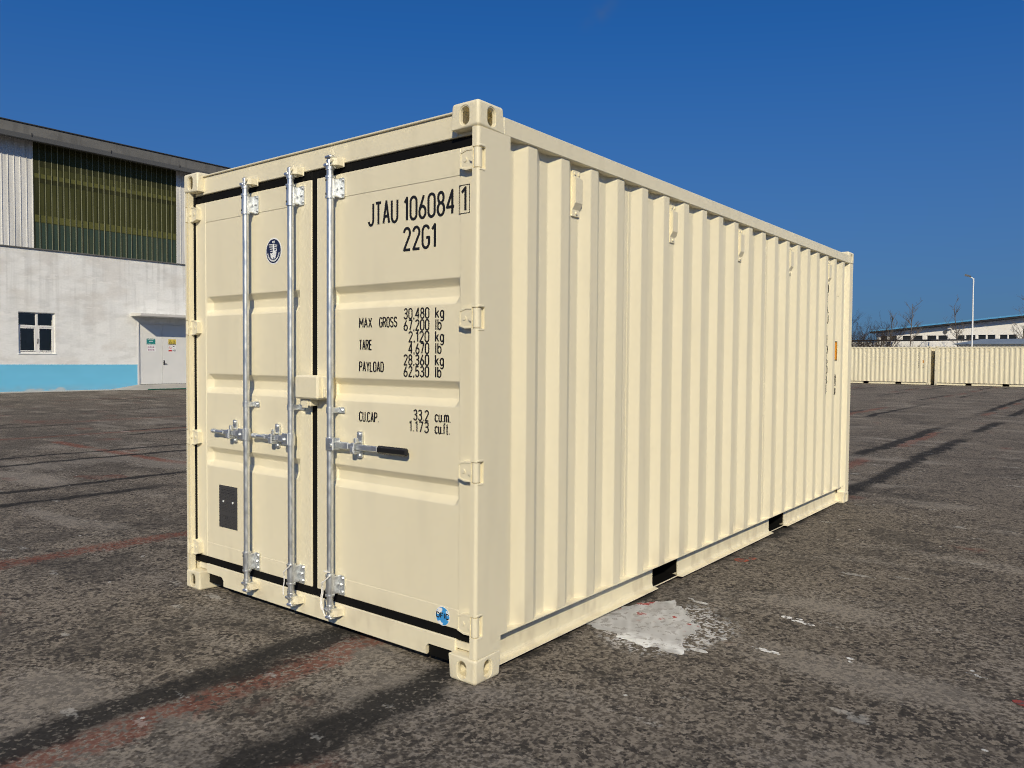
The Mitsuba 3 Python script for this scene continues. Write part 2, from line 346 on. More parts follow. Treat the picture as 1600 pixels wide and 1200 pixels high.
# ------------------------------------------------------------------ stroke lettering
A = lambda cx, cy, rx, ry, a0, a1, n=10: [(cx + rx * math.cos(math.radians(a0 + (a1 - a0) * i / n)), cy + ry * math.sin(math.radians(a0 + (a1 - a0) * i / n))) for i in range(n + 1)]
OV = A(.25, .78, .25, .22, 0, 180) + A(.25, .22, .25, .22, 180, 360) + [(.5, .78)]
G = {  # glyph: (width, strokes), caps one unit tall
    '0': (.5, [OV]), 'O': (.5, [OV]), '1': (.26, [[(.0, .80), (.2, 1.0), (.2, 0)]]),
    '2': (.5, [A(.25, .76, .24, .24, 170, -20) + [(.02, .0), (.5, .0)]]),
    '3': (.5, [A(.25, .77, .23, .23, 160, -75) + [(.2, .54), (.28, .54)][:1] + A(.24, .27, .26, .27, 80, -160)]),
    '4': (.54, [[(.40, 0), (.40, 1.0), (.0, .30), (.54, .30)]]),
    '5': (.5, [[(.46, 1), (.06, 1), (.03, .58)] + A(.25, .32, .25, .32, 135, -160)]),
    '6': (.5, [[(.36, 1.0)] + A(.25, .26, .25, .26, 160, -200, 18) + [(.02, .34)], [(.36, 1.0), (.03, .42)]]),
    '7': (.48, [[(0, 1), (.48, 1), (.16, 0)]]),
    '8': (.5, [A(.25, .77, .215, .23, 0, 360, 20), A(.25, .27, .25, .27, 0, 360, 20)]),
    '9': (.5, [A(.25, .72, .25, .28, 0, 360, 20), [(.5, .72), (.16, 0)]]),
    'J': (.44, [[(.42, 1), (.42, .24)] + A(.21, .22, .21, .22, 0, -170)]),
    'T': (.46, [[(0, 1), (.46, 1)], [(.23, 1), (.23, 0)]]),
    'A': (.52, [[(0, 0), (.26, 1), (.52, 0)], [(.1, .32), (.42, .32)]]),
    'U': (.5, [[(0, 1), (0, .25)] + A(.25, .25, .25, .25, 180, 360) + [(.5, 1)]]),
    'G': (.5, [A(.25, .75, .25, .25, 20, 180) + A(.25, .25, .25, .25, 180, 360) + [(.5, .46), (.28, .46)]]),
    'M': (.6, [[(0, 0), (0, 1), (.3, .35), (.6, 1), (.6, 0)]]),
    'X': (.5, [[(0, 0), (.5, 1)], [(0, 1), (.5, 0)]]),
    'R': (.5, [[(0, 0), (0, 1), (.25, 1)] + A(.25, .76, .25, .24, 90, -90) + [(0, .52)], [(.26, .52), (.5, 0)]]),
    'S': (.5, [A(.25, .76, .24, .24, 20, 240) + A(.25, .26, .25, .26, 60, -160)]),
    'E': (.44, [[(.44, 1), (0, 1), (0, 0), (.44, 0)], [(0, .53), (.38, .53)]]),
    'P': (.5, [[(0, 0), (0, 1), (.25, 1)] + A(.25, .74, .25, .26, 90, -90) + [(0, .48)]]),
    'Y': (.5, [[(0, 1), (.25, .48), (.5, 1)], [(.25, .48), (.25, 0)]]),
    'L': (.42, [[(0, 1), (0, 0), (.42, 0)]]),
    'D': (.5, [[(0, 0), (0, 1), (.2, 1)] + A(.2, .70, .3, .30, 90, 0) + A(.2, .30, .3, .30, 0, -90) + [(0, 0)]]),
    'C': (.5, [A(.25, .75, .25, .25, 20, 180) + A(.25, .25, .25, .25, 180, 340)]),
    'F': (.44, [[(.44, 1), (0, 1), (0, 0)], [(0, .52), (.36, .52)]]), 'I': (.06, [[(.03, 0), (.03, 1)]]),
    'k': (.42, [[(0, 0), (0, 1)], [(.40, .68), (.02, .30)], [(.14, .42), (.42, 0)]]),
    'g': (.42, [A(.21, .34, .21, .33, 0, 360, 20), [(.42, .68), (.42, -.12)] + A(.21, -.12, .21, .18, 0, -150)]),
    'l': (.06, [[(.03, 0), (.03, 1)]]), 'b': (.42, [[(0, 1), (0, 0)], A(.21, .34, .21, .33, 0, 360, 20)]),
    'c': (.40, [A(.21, .42, .21, .25, 30, 180) + A(.21, .24, .21, .24, 180, 330)]),
    'u': (.40, [[(0, .68), (0, .22)] + A(.2, .22, .2, .22, 180, 360) + [(.4, .68)], [(.4, .3), (.4, 0)]]),
    'm': (.66, [[(0, 0), (0, .68)], [(0, .45)] + A(.165, .48, .165, .19, 180, 0) + [(.33, 0)], [(.33, .45)] + A(.495, .48, .165, .19, 180, 0) + [(.66, 0)]]),
    'f': (.30, [A(.24, .80, .14, .19, 60, 180) + [(.10, 0)], [(0, .64), (.28, .64)]]),
    't': (.30, [[(.12, .95), (.12, .18)] + A(.25, .18, .13, .17, 180, 280), [(0, .64), (.28, .64)]]),
    '.': (.06, [[(.03, 0), (.03, .09)]]), ',': (.08, [[(.05, .10), (.05, 0), (.02, -.10)]]), ' ': (.34, []),
}


def lettering(text, x0, x1, z, h, stroke=.128):
    """Monoline lettering as a shapely shape; capitals h tall, the line fitted between x0 and x1, baseline z."""
    adv, parts = 0.0, []
    for ch in text:
        w, st = G[ch]
        for s in st:
            parts.append((adv, s))
        adv += w + .24
    adv -= .24
    sx = (x1 - x0) / adv
    shp = [LineString([(x0 + (a + px) * sx, z + py * h) for px, py in s]).buffer(stroke * h / 2, cap_style=2, join_style=1, quad_segs=4) for a, s in parts]
    return unary_union(shp)


# ------------------------------------------------------------------ the shipping container
W, L, H = 2.438, 5.92, 2.591
KEY = 'shipping_container'
ROOT = {}


def casting(fx, fy, top):
    """Corner casting at x side fx, y side fy (0 or 1), hollow with oval apertures."""
    r = .017
    x0, x1, y0, y1, z0, z1 = 0, .162, 0, .178, 0, .118
    s = m3.Manifold.sphere(r, 20)
    pts = []
    for x in (0, 1):
        for y in (0, 1):
            for z in (0, 1):
                edge_x, edge_y = (x == fx), (y == fy)
                edge_z = (z == 1) if top else (z == 0)
                rr = r if (edge_x and edge_y) or (edge_z and (edge_x or edge_y)) else .003
                if not (edge_x or edge_y):
                    rr = .004
                pts.append(m3.Manifold.sphere(rr, 20).translate(((x0 + rr, x1 - rr)[x], (y0 + rr, y1 - rr)[y], (z0 + rr, z1 - rr)[z])))
    body = m3.Manifold.batch_hull(pts)
    cav = cboxm(.018, .144, .018, .160, .012 if top else .018, .100 if top else .106, c=.01)
    body = body - cav
    oval = m3.CrossSection.hull(m3.CrossSection.circle(.026, 24).translate((0, .015)) + m3.CrossSection.circle(.026, 24).translate((0, -.015)))
    slot = m3.Manifold.extrude(oval, .03)
    big = m3.Manifold.extrude(m3.CrossSection.hull(m3.CrossSection.circle(.031, 24).translate((0, .015)) + m3.CrossSection.circle(.031, 24).translate((0, -.015))), .006)
    cz = .056
    fs = slot.rotate((90, 0, 0)).translate((.081, .028, cz)) if not fy else slot.rotate((90, 0, 0)).translate((.081, .181, cz))
    ss = slot.rotate((90, 0, 90)).translate((-.003, .089, cz)) if not fx else slot.rotate((90, 0, 90)).translate((.136, .089, cz))
    fs2 = big.rotate((90, 0, 0)).translate((.081, .0035 if not fy else .1805, cz))
    ss2 = big.rotate((90, 0, 90)).translate((-.0025 if not fx else .1585, .089, cz))
    hole = m3.Manifold.extrude(oval.rotate(90), .04).translate((.081, .089, .09 if top else -.02))
    body = body - fs - ss - fs2 - ss2 - hole
    return mf(body.translate((0 if not fx else W - .162, 0 if not fy else L - .178, H - .118 if top else 0)))


def build_shell(key, far=False):
    """Frame, walls and fittings shared by every container in the yard."""
    P = lambda n: f'{key}__{n}'
    done = []

    def add(n, mesh, m='paint_beige', smooth=False, label=None):
        k = put(P(n), mesh, m, smooth, label=label); done.append(k); return k
    for top in (0, 1):
        for fx in (1, 0):
            for fy in (0, 1):
                add('corner_casting', casting(fx, fy, top), smooth=35)
    # door-end posts: outer rounded angle and an inner channel with a groove between; hinge notches in the outer angle
    zs0, zs1 = .118, H - .118
    arc = [(.016 - .016 * math.cos(t), .003 + .016 - .016 * math.sin(t)) for t in np.linspace(0, math.pi / 2, 9)]
    prof = [(0.002 if False else 0.0, .225)] + arc + [(.029, .003), (.029, .030), (.047, .030), (.047, .004), (.052, .004), (.052, .036), (.036, .050), (.036, .225)]
    prof = [(.0015 + a, b) for a, b in prof]
    post = m3.Manifold.extrude(m3.CrossSection([prof[::-1]]), zs1 - zs0).translate((0, 0, zs0))
    if post.volume() < 0 or post.num_tri() == 0:
        post = m3.Manifold.extrude(m3.CrossSection([prof]), zs1 - zs0).translate((0, 0, zs0))
    notch = None
    for hz in HZ:
        post = post - bxm(-.01, .036, -.01, .052, hz - .047, hz + .047)
    post = post - bxm(-.1, .3, .1785, .3, 0, .1845)
    pm = mf(post)
    rpf = [(.0015 + a_, b_) for a_, b_ in [(0.0, .225)] + arc + [(.036, .003), (.036, .225)]]
    rpost = m3.Manifold.extrude(m3.CrossSection([rpf[::-1]]), zs1 - zs0).translate((0, 0, zs0))
    if rpost.num_tri() == 0:
        rpost = m3.Manifold.extrude(m3.CrossSection([rpf]), zs1 - zs0).translate((0, 0, zs0))
    rpost = rpost - bxm(-.1, .3, .1785, .3, 0, .1845)
    for hz in HZ:
        rpost = rpost - bxm(-.01, .0345, -.01, .052, hz - .047, hz + .047)
    add('corner_post', mirror_x(mf(rpost), W), smooth=25); add('corner_post', pm, smooth=25)
    # blind-end posts with a slanted flank
    q = [(W - .056, L - .225), (W - .056, L - .170), (W - .0025, L - .128), (W - .0025, L - .014), (W - .014, L - .0025), (W - .15, L - .0025), (W - .15, L - .03), (W - .06, L - .03)]
    rp = zprism(q, zs0, zs1)
    add('corner_post', rp); add('corner_post', mirror_x(rp, W))
    # header and roof edge
    hd = [cbox(.06, .161, .046, .12, 2.457, 2.4725, c=.003), cbox(W - .161, W - .045, .046, .12, 2.457, 2.4725, c=.003), cbox(.162, W - .162, .045, .12, 2.457, 2.562, c=.003), cbox(.1625, W - .1625, .034, .14, 2.5625, 2.571, c=.002)]
    add('door_header', cat(hd))
    # sill with two forklift cut-outs
    s = cboxm(.162, W - .162, .045, .14, .052, .168, c=.004)
    s = s - (bxm(.10, .300, -.1, .3, .0, .092) + cboxm(.10, .354, -.1, .3, .0, .110, c=.02)) - cboxm(2.086, 2.34, -.1, .3, .0, .108, c=.018)
    s = s - bxm(.16, .36, .062, .2, 0, .125) - bxm(2.08, 2.28, .062, .2, 0, .125)
    s = s + cboxm(.068, W - .045, .052, .14, .1265, .160, c=.002)
    add('door_sill', mf(s))
    add('sill_pocket', bx(.1635, .352, .066, .6, .045, .123), 'paint_black'); add('sill_pocket', bx(2.088, 2.274, .066, .6, .045, .123), 'paint_black')
    # side walls of corrugated sheets
    y_first, pitch, nfl = .374, .2732, 20
    for side in (1, 0):
        xi, xo = W - .050, W - .0125
        pts = [(.222, xi), (.307, xi)]
        for k in range(nfl):
            a = y_first + pitch * k
            pts += [(a, xo), (a + .071, xo), (a + .138, xi)]
            if k < nfl - 1:
                pts += [(a + .206, xi)]
        pts[-1] = (L - .20, xi)
        pf = fillet(pts, .0035)
        cuts = [.222] + [y_first + pitch * k + .180 for k in (3, 7, 11, 15)] + [L - .20]
        for i, (ya, yb) in enumerate(zip(cuts, cuts[1:])):
            yb2 = yb + (.028 if i < 4 else 0)
            ins = pf[(pf[:, 0] > ya + 1e-6) & (pf[:, 0] < yb2 - 1e-6)]
            xa, xb = np.interp(ya, pf[:, 0], pf[:, 1]), np.interp(yb2, pf[:, 0], pf[:, 1])
            seq = np.vstack([[ya, xa], ins, [yb2, xb]])
            off = .0022 * (i % 2)
            back = [(xx - .002 + off, yy) for yy, xx in seq][::-1]
            poly = [(xx + off, yy) for yy, xx in seq] + back
            m = zprism(poly, .185, 2.476)
            add('side_wall__sheet', mirror_x(m, W) if not side else m)
        R = lambda m: m if side else mirror_x(m, W)
        add('top_side_rail', R(cat(cbox(W - .062, W - .002, .178, L - .178, 2.472, 2.552, c=.003))))
        # bottom rail: web set back under the wall, lower flange, pieces between the forklift pockets
        pk = [(.178, 1.780), (2.126, 3.813), (4.170, L - .178)]
        rail = [cbox(W - .10, W - .0105, .1785, L - .1785, .1785, .1845, c=.001)]
        for a, b in pk:
            sec = [(W - .12, .024), (W - .037, .024), (W - .0345, .0265), (W - .036, .030), (W - .066, .033), (W - .074, .040), (W - .078, .052), (W - .078, .178), (W - .084, .178), (W - .084, .050), (W - .12, .030)]
            mm = extr(Polygon(sec), b - a); vv = mm.vertices.copy(); mm.vertices = np.stack([vv[:, 0], b - vv[:, 2], vv[:, 1]], 1); mm.fix_normals(); rail.append(mm)
        rail += [cbox(W - .074, W - .068, a, b, .026, .0315, c=.001) for a, b in ((1.780, 2.126), (3.813, 4.170))]
        add('bottom_side_rail', R(cat(rail)))
        for a, b in ((1.780, 2.126), (3.813, 4.170)):
            pkt = [bx(W - .75, W - .0785, a - .004, a, .034, .178), bx(W - .75, W - .0785, b, b + .004, .034, .178), bx(W - .752, W - .75, a, b, .034, .178), bx(W - .75, W - .022, a, b, .173, .178), bx(W - .75, W - .080, a, b, .028, .033)]
            add('forklift_pocket', R(cat(pkt)), 'paint_black')
    # blind end, roof, floor
    nz = 8
    ew = [(.06, L - .07)]
    for k in range(9):
        a = .09 + .252 * k
        ew += [(a, L - .07), (a + .045, L - .026), (a + .155, L - .026), (a + .20, L - .07)]
    ew += [(W - .06, L - .07)]
    ewp = ew + [(xx, yy - .002) for xx, yy in ew][::-1]
    add('end_wall', zprism(ewp, .12, 2.476))
    add('end_rail', cat(cbox(.162, W - .162, L - .07, L - .004, 2.472, 2.552, c=.003), cbox(.162, W - .162, L - .09, L - .004, .066, .176, c=.003)))
    rv, rf = [], []
    ys = [.09]
    for k in range(26):
        ys += [.16 + .216 * k, .16 + .216 * k + .035, .16 + .216 * k + .108, .16 + .216 * k + .143]
    ys += [L - .06]
    zz = [2.5525] + [2.5525, 2.5725, 2.5725, 2.5525] * 26 + [2.5525]
    rp_ = [(y, z) for y, z in zip(ys, zz)]; rpoly = Polygon(rp_ + [(y, z - .002) for y, z in rp_][::-1])
    m = extr(rpoly, W - .11); v = m.vertices.copy(); m.vertices = np.stack([W - .055 - v[:, 2], v[:, 0], v[:, 1]], 1)
    m.fix_normals()
    add('roof', m)
    add('floor', bx(.06, W - .06, .08, L - .06, .150, .172), 'paint_black')
    # ventilators in the upper part of the recesses
    for side in ((1,) if not far else (1,)):
        for k in (1, 5, 9, 13, 17):
            yc, x0 = y_first + pitch * k + .170, W - .049
            yc = yc + .002
            vp = [(0, 2.440), (.012, 2.440), (.012, 2.405), (.030, 2.398), (.030, 2.272), (.010, 2.238), (.010, 2.205), (0, 2.205)]
            m = extr(Polygon(vp), .066); v = m.vertices.copy(); m.vertices = np.stack([x0 + v[:, 0], yc - .033 + v[:, 2], v[:, 1]], 1); m.fix_normals()
            bolts = [rod((x0 + .006, yc + dy, z_), (x0 + .018, yc + dy, z_), .007, 8) for dy, z_ in ((-.018, 2.423), (.018, 2.423), (0, 2.221))]
            add('ventilator', cat(m, *bolts))
    # side lettering, stacked down the last recesses
    zt = 2.13

    def in_recess(shape, k_, off, th):
        """A thin film lying in the recess after ridge k_: u < 0 on its floor, u > 0 up its next flank."""
        yb, xb = y_first + pitch * k_ + .206, W - .050
        fl_, up_ = np.array([math.cos(math.atan2(.0375, .0672)), math.sin(math.atan2(.0375, .0672))]), None
        out = []
        for part, slope in ((shape.intersection(sbox(-1, 0, -.002, 4)), 0), (shape.intersection(sbox(.003, 0, 1, 4)), 1)):
            if part.area < 1e-8:
                continue
            m = extr(unary_union([part]), th); v = m.vertices.copy()
            if slope:
                y_, x_ = yb + v[:, 0] * fl_[0] - (v[:, 2] + off) * fl_[1], xb + v[:, 0] * fl_[1] + (v[:, 2] + off) * fl_[0]
            else:
                y_, x_ = yb + v[:, 0], xb + v[:, 2] + off
            m.vertices = np.stack([x_, y_, v[:, 1]], 1); m.fix_normals(); out.append(m)
        return out
    z = zt
    for i, ch in enumerate('JTAU 106084'):
        if ch != ' ':
            for m in in_recess(lettering(ch, -.048, .0045, zt - .098 * i, .078, stroke=.16), 17, .0026, .0006):
                add('side_lettering', m, 'print_black')
    for i, tx in enumerate(('MAX GROSS', 'TARE', 'PAYLOAD')):
        for m in in_recess(affinity.rotate(lettering(tx, 0, .03 * len(tx), 0, .03, stroke=.16), -90, origin=(0, 0)), 18, .0026, .0006):
            m.apply_translation((0, 0, 2.12 - .28 * i)); add('side_lettering', m, 'print_black')
    frame = sbox(-.055, 1.225, .014, 1.335).difference(sbox(-.049, 1.232, .008, 1.328))
    for shp in (frame, lettering('1', -.022, .004, 1.243, .075, stroke=.16), lettering('22G1', -.05, .010, 1.135, .06, stroke=.16)):
        for m in in_recess(shp, 18, .0026, .0006):
            add('side_lettering', m, 'print_black')
    for j, (shp, mt, off) in enumerate(((sbox(-.055, 1.475, .024, 1.668), 'print_black', .0026), (sbox(-.049, 1.485, .016, 1.658), 'sticker_orange', .0034))):
        for m in in_recess(shp, 18, off, .0006):
            add('height_label', m, mt, label='narrow black edged orange label on side wall' if not j else None)
    return done


HZ = (2.340, 1.640, .955, .262)
shell = build_shell(KEY)
tag(KEY, 'large cream beige shipping container with lettered doors and three galvanised lock rods, in the foreground', 'shipping container')

P = lambda n: f'{KEY}__{n}'
# ---- doors
YF = .045


def door_panel(x0, x1, z0, z1):
    ribs = [(1.708, 1.824), (1.240, 1.356), (.792, .908)]
    d, sl, e = .036, .034, .030
    prof = [(z0, 0)]
    for a, b in ribs[::-1]:
        prof += [(a, 0), (a + sl, d), (b - sl, d), (b, 0)]
    prof.append((z1, 0))
    prof = fillet(prof, .0045)
    xs = [x0, x0 + .004, x0 + e - .004, x0 + e + .003, x1 - e - .003, x1 - e + .004, x1 - .004, x1]
    wt = [0, .04, .93, 1, 1, .93, .04, 0]
    v = np.array([[x, YF + .003 + dz * w, z] for z, dz in prof for x, w in zip(xs, wt)])
    f = []
    n = len(xs)
    for i in range(len(prof) - 1):
        for j in range(n - 1):
            a = i * n + j
            f += [[a, a + 1, a + n + 1], [a, a + n + 1, a + n]]
    m = trimesh.Trimesh(v, f, process=False)
    return m


LEAF_S, LEAF_T = (1.00967, 1.0, 1.00967), (-.0453, 0, -.0141)


def hang(first):
    """Leaves are drawn 1 per cent small; scale every leaf part made since to fill the opening."""
    for k in list(scene)[first:]:
        scene[k]['to_world'] = T().translate(list(LEAF_T)).scale(list(LEAF_S))


N_LEAF = len(scene)


def make_door(x0, x1, xl, xr, label):
    dk = free(P('door'))
    z0, z1 = .226, 2.398
    zt, zb = 2.276, .318
    st = [cbox(x0, xl, YF, YF + .05, z0, z1, c=.0035), cbox(xr, x1, YF, YF + .05, z0, z1, c=.0035)]
    rl = [cbox(xl + .0005, xr - .0005, YF + .0012, YF + .05, zt, z1, c=.003), cbox(xl + .0005, xr - .0005, YF + .0012, YF + .05, z0, zb, c=.003)]
    put(dk + '__frame', cat(st, rl), 'paint_beige')
    put(dk + '__panel', door_panel(xl, xr, zb, zt), 'paint_beige', 34)
    # rubber seal round the leaf
    g = [cbox(x0 - .0215 if x0 < 1 else x0 - .040, x0 + .003, YF - .007 if x0 < 1 else YF + .008, YF + .030, z0 - .045, z1 + .042, c=.004), cbox(x1 - .004, min(x1 + .040, W - .0385), YF + .008, YF + .030, z0 - .045, z1 + .042, c=.004),
         cbox(x0, x1, YF + .006, YF + .030, z1 - .003, z1 + .046, c=.007), cbox(x0, x1, YF + .006, YF + .030, z0 - .050, z0 + .003, c=.007)]
    put(dk + '__seal', cat(g), 'rubber_black')
    put(dk + '__back', bx(x0, x1, YF + .045, YF + .052, z0, z1), 'paint_beige')
    tag(dk, label)
    return dk


LEFT = make_door(.106, 1.253, .218, 1.150, 'door leaf with two lock rods and data plate')
RIGHT = make_door(1.297, 2.392, 1.405, 2.316, 'door leaf with black weight markings and one lock rod')
put(RIGHT + '__overlap_strip', cbox(1.245, 1.290, YF + .012, YF + .030, .185, 2.43, c=.006), 'rubber_black')
YP = YF + .0026


def text(key, *rows):
    for r, k in rows:
        put(key, on_front(lettering(*r, **k), YP, .0009), 'print_black')


t_ = RIGHT + '__lettering'
text(t_, (('JTAU', 1.704, 1.908, 2.113, .104), {}), (('106084', 1.958, 2.277, 2.113, .104), {}))
bxs = sbox(2.309, 2.104, 2.374, 2.232)
put(t_, on_front(unary_union([bxs.difference(bxs.buffer(-.0035, join_style=2)), lettering('1', 2.326, 2.354, 2.118, .100)]), YF - .0003, .0009), 'print_black')
text(t_, (('22G1', 1.953, 2.163, 1.973, .102), {}))
K = dict(stroke=.150)
text(t_, (('MAX', 1.636, 1.726, 1.611, .046), K), (('GROSS', 1.784, 1.906, 1.611, .046), K))
text(t_, (('TARE', 1.636, 1.725, 1.501, .046), K))
text(t_, (('PAYLOAD', 1.636, 1.812, 1.393, .046), K))
for i, (num, unit) in enumerate((('30,480', 'kg'), ('67,200', 'lb'), ('2,120', 'kg'), ('4,670', 'lb'), ('28,360', 'kg'), ('62,530', 'lb'))):
    z = 1.647 - .0548 * i
    text(t_, ((num, 1.957 if len(num) > 5 else 1.989, 2.121, z, .0475), K), ((unit, 2.165, 2.215 if unit == 'kg' else 2.200, z, .0475), K))
text(t_, (('CU.CAP.', 1.636, 1.776, 1.142, .046), K))
text(t_, (('33.2', 2.024, 2.121, 1.168, .0475), K), (('cu.m.', 2.165, 2.260, 1.168, .0475), K))
text(t_, (('1.173', 1.996, 2.121, 1.113, .0475), K), (('cu.ft.', 2.165, 2.256, 1.113, .0475), K))

# ---- stickers and plate
ex, ez = .913, 2.050
k = put(LEFT + '__emblem', on_front(Point(ex, ez).buffer(.0735, quad_segs=16), YP, .0008), 'sticker_white', label='round navy emblem sticker with white winged figure')
put(k + '__disc', on_front(Point(ex, ez).buffer(.0665, quad_segs=16), YP - .0009, .0008), 'sticker_navy')
fig = [Polygon([(-.006, .040), (.007, .040), (.008, .004), (.018, -.006), (.030, .010), (.034, .006), (.022, -.016), (.012, -.018), (.010, -.034), (-.004, -.036), (-.008, -.014), (-.004, .0)])]
for i in range(5):
    fig.append(LineString([(-.010, .036 - .012 * i), (-.040 + .005 * i, .038 - .013 * i)]).buffer(.0024))
    fig.append(LineString([(.012, .034 - .010 * i), (.034 - .002 * i, .030 - .010 * i)]).buffer(.0019))
fig += [LineString(A(0, 0, .054, .054, 195, 345, 30)).buffer(.0042).difference(unary_union([LineString([(0, 0), (.08 * math.cos(math.radians(a)), .08 * math.sin(math.radians(a)))]).buffer(.0016) for a in range(200, 345, 12)])),
        Polygon([(-.030, -.008), (-.008, -.018), (-.003, -.046), (-.022, -.036)]), Polygon([(.028, -.014), (.010, -.022), (.004, -.046), (.020, -.036)]), unary_union([sbox(-.012 + .009 * i, .046, -.006 + .009 * i, .056) for i in range(3)])]
put(k + '__figure', on_front(affinity.translate(unary_union(fig), ex, ez), YP - .0018, .0008), 'sticker_white')
pk_ = put(LEFT + '__data_plate', on_front(sbox(.353, .431, .545, .686), YP, .0022), 'plate_dark', label='dark grey data plate with two pale rivets')
rows, rr = [], random.Random(3)
for i in range(26):
    z = .672 - .0092 * i
    h = .0042 if i in (1, 3) else .0019
    if i in (8, 16, 17):
        continue
    x, xe = (.378, .520) if i < 5 else (.362, .538)
    while x < xe - .006:
        w = rr.uniform(.004, .016); rows.append(sbox(x, z - h, min(x + w, xe), z)); x += w + rr.uniform(.002, .006 if i < 5 else .012)
rows.append(sbox(.420, .485, .440, .505).difference(sbox(.4225, .4875, .4375, .5025)))
put(pk_ + '__print', on_front(unary_union(rows), YP - .0023, .0005), 'plate_print')
for x, z in ((.402, .590), (.502, .590)):
    put(pk_ + '__rivet', rod((x, YP - .002, z), (x, YP - .006, z), .0062, 12), 'sticker_white')
k = put(RIGHT + '__sticker', on_front(Point(2.220, .270).buffer(.0445, quad_segs=16), YF + .0008, .0008), 'sticker_white', label='small round blue and white globe sticker')
gl = Point(0, 0).buffer(.042, quad_segs=16)
land = unary_union([affinity.translate(Point(0, 0).buffer(r_, quad_segs=4), a, b) for a, b, r_ in ((-.020, .024, .012), (-.010, .029, .009), (-.030, .012, .009), (-.012, .017, .006), (.032, .014, .008), (.026, .023, .006), (-.018, -.033, .010), (-.004, -.036, .006), (.037, -.012, .006))])
put(k + '__globe', on_front(affinity.translate(gl.difference(land), 2.220, .270), YF - .0001, .0007), 'sticker_blue')
put(k + '__lettering', on_front(lettering('DFIC', 2.183, 2.258, .2605, .023, stroke=.22), YF - .0009, .0006), 'print_black')

hang(N_LEAF)
# ---- hinges
for hz in HZ:
    for side in (0, 1):
        hk = free(P('hinge'))
        w0, w1 = .046, .040
        blade = Polygon([(.014, hz - w0 + .002), (.085, hz - w0), (.124, hz - .034), (.124, hz + .034), (.085, hz + w0), (.014, hz + w0 - .002)])
        m = on_front(blade, YF + .001, .028)
        rim = on_front(blade.difference(blade.buffer(-.007, join_style=2)).intersection(sbox(.036, 0, .2, 3)), YF - .0265, .004)
        brl = rod((.0195, .0195, hz - .043), (.0195, .0195, hz + .043), .0175, 20)
        nut = rod((.044, YF - .026, hz), (.044, YF - .037, hz), .015, 14)
        nut2 = rod((.090, YF - .026, hz), (.090, YF - .031, hz), .010, 14)
        pin = rod((.0195, .0195, hz - .050), (.0195, .0195, hz + .050), .009, 12)
        lug = cat(cbox(-.001, .030, .010, .050, hz - .058, hz - .047, c=.003), cbox(-.001, .030, .010, .050, hz + .047, hz + .058, c=.003))
        pocket = bx(.0345, .0362, .0045, .051, hz - .046, hz + .046)
        for n_, mm, sm in (('blade', cat(m, rim, nut2), 30), ('barrel', brl, 30), ('pin', pin, 30), ('pin', nut, 30), ('lug', cat(lug, pocket), False)):
            put(hk + '__' + n_, mirror_x(mm, W) if side else mm, 'paint_beige', sm)

# ---- locking bars
YR, RR = .0, .0172


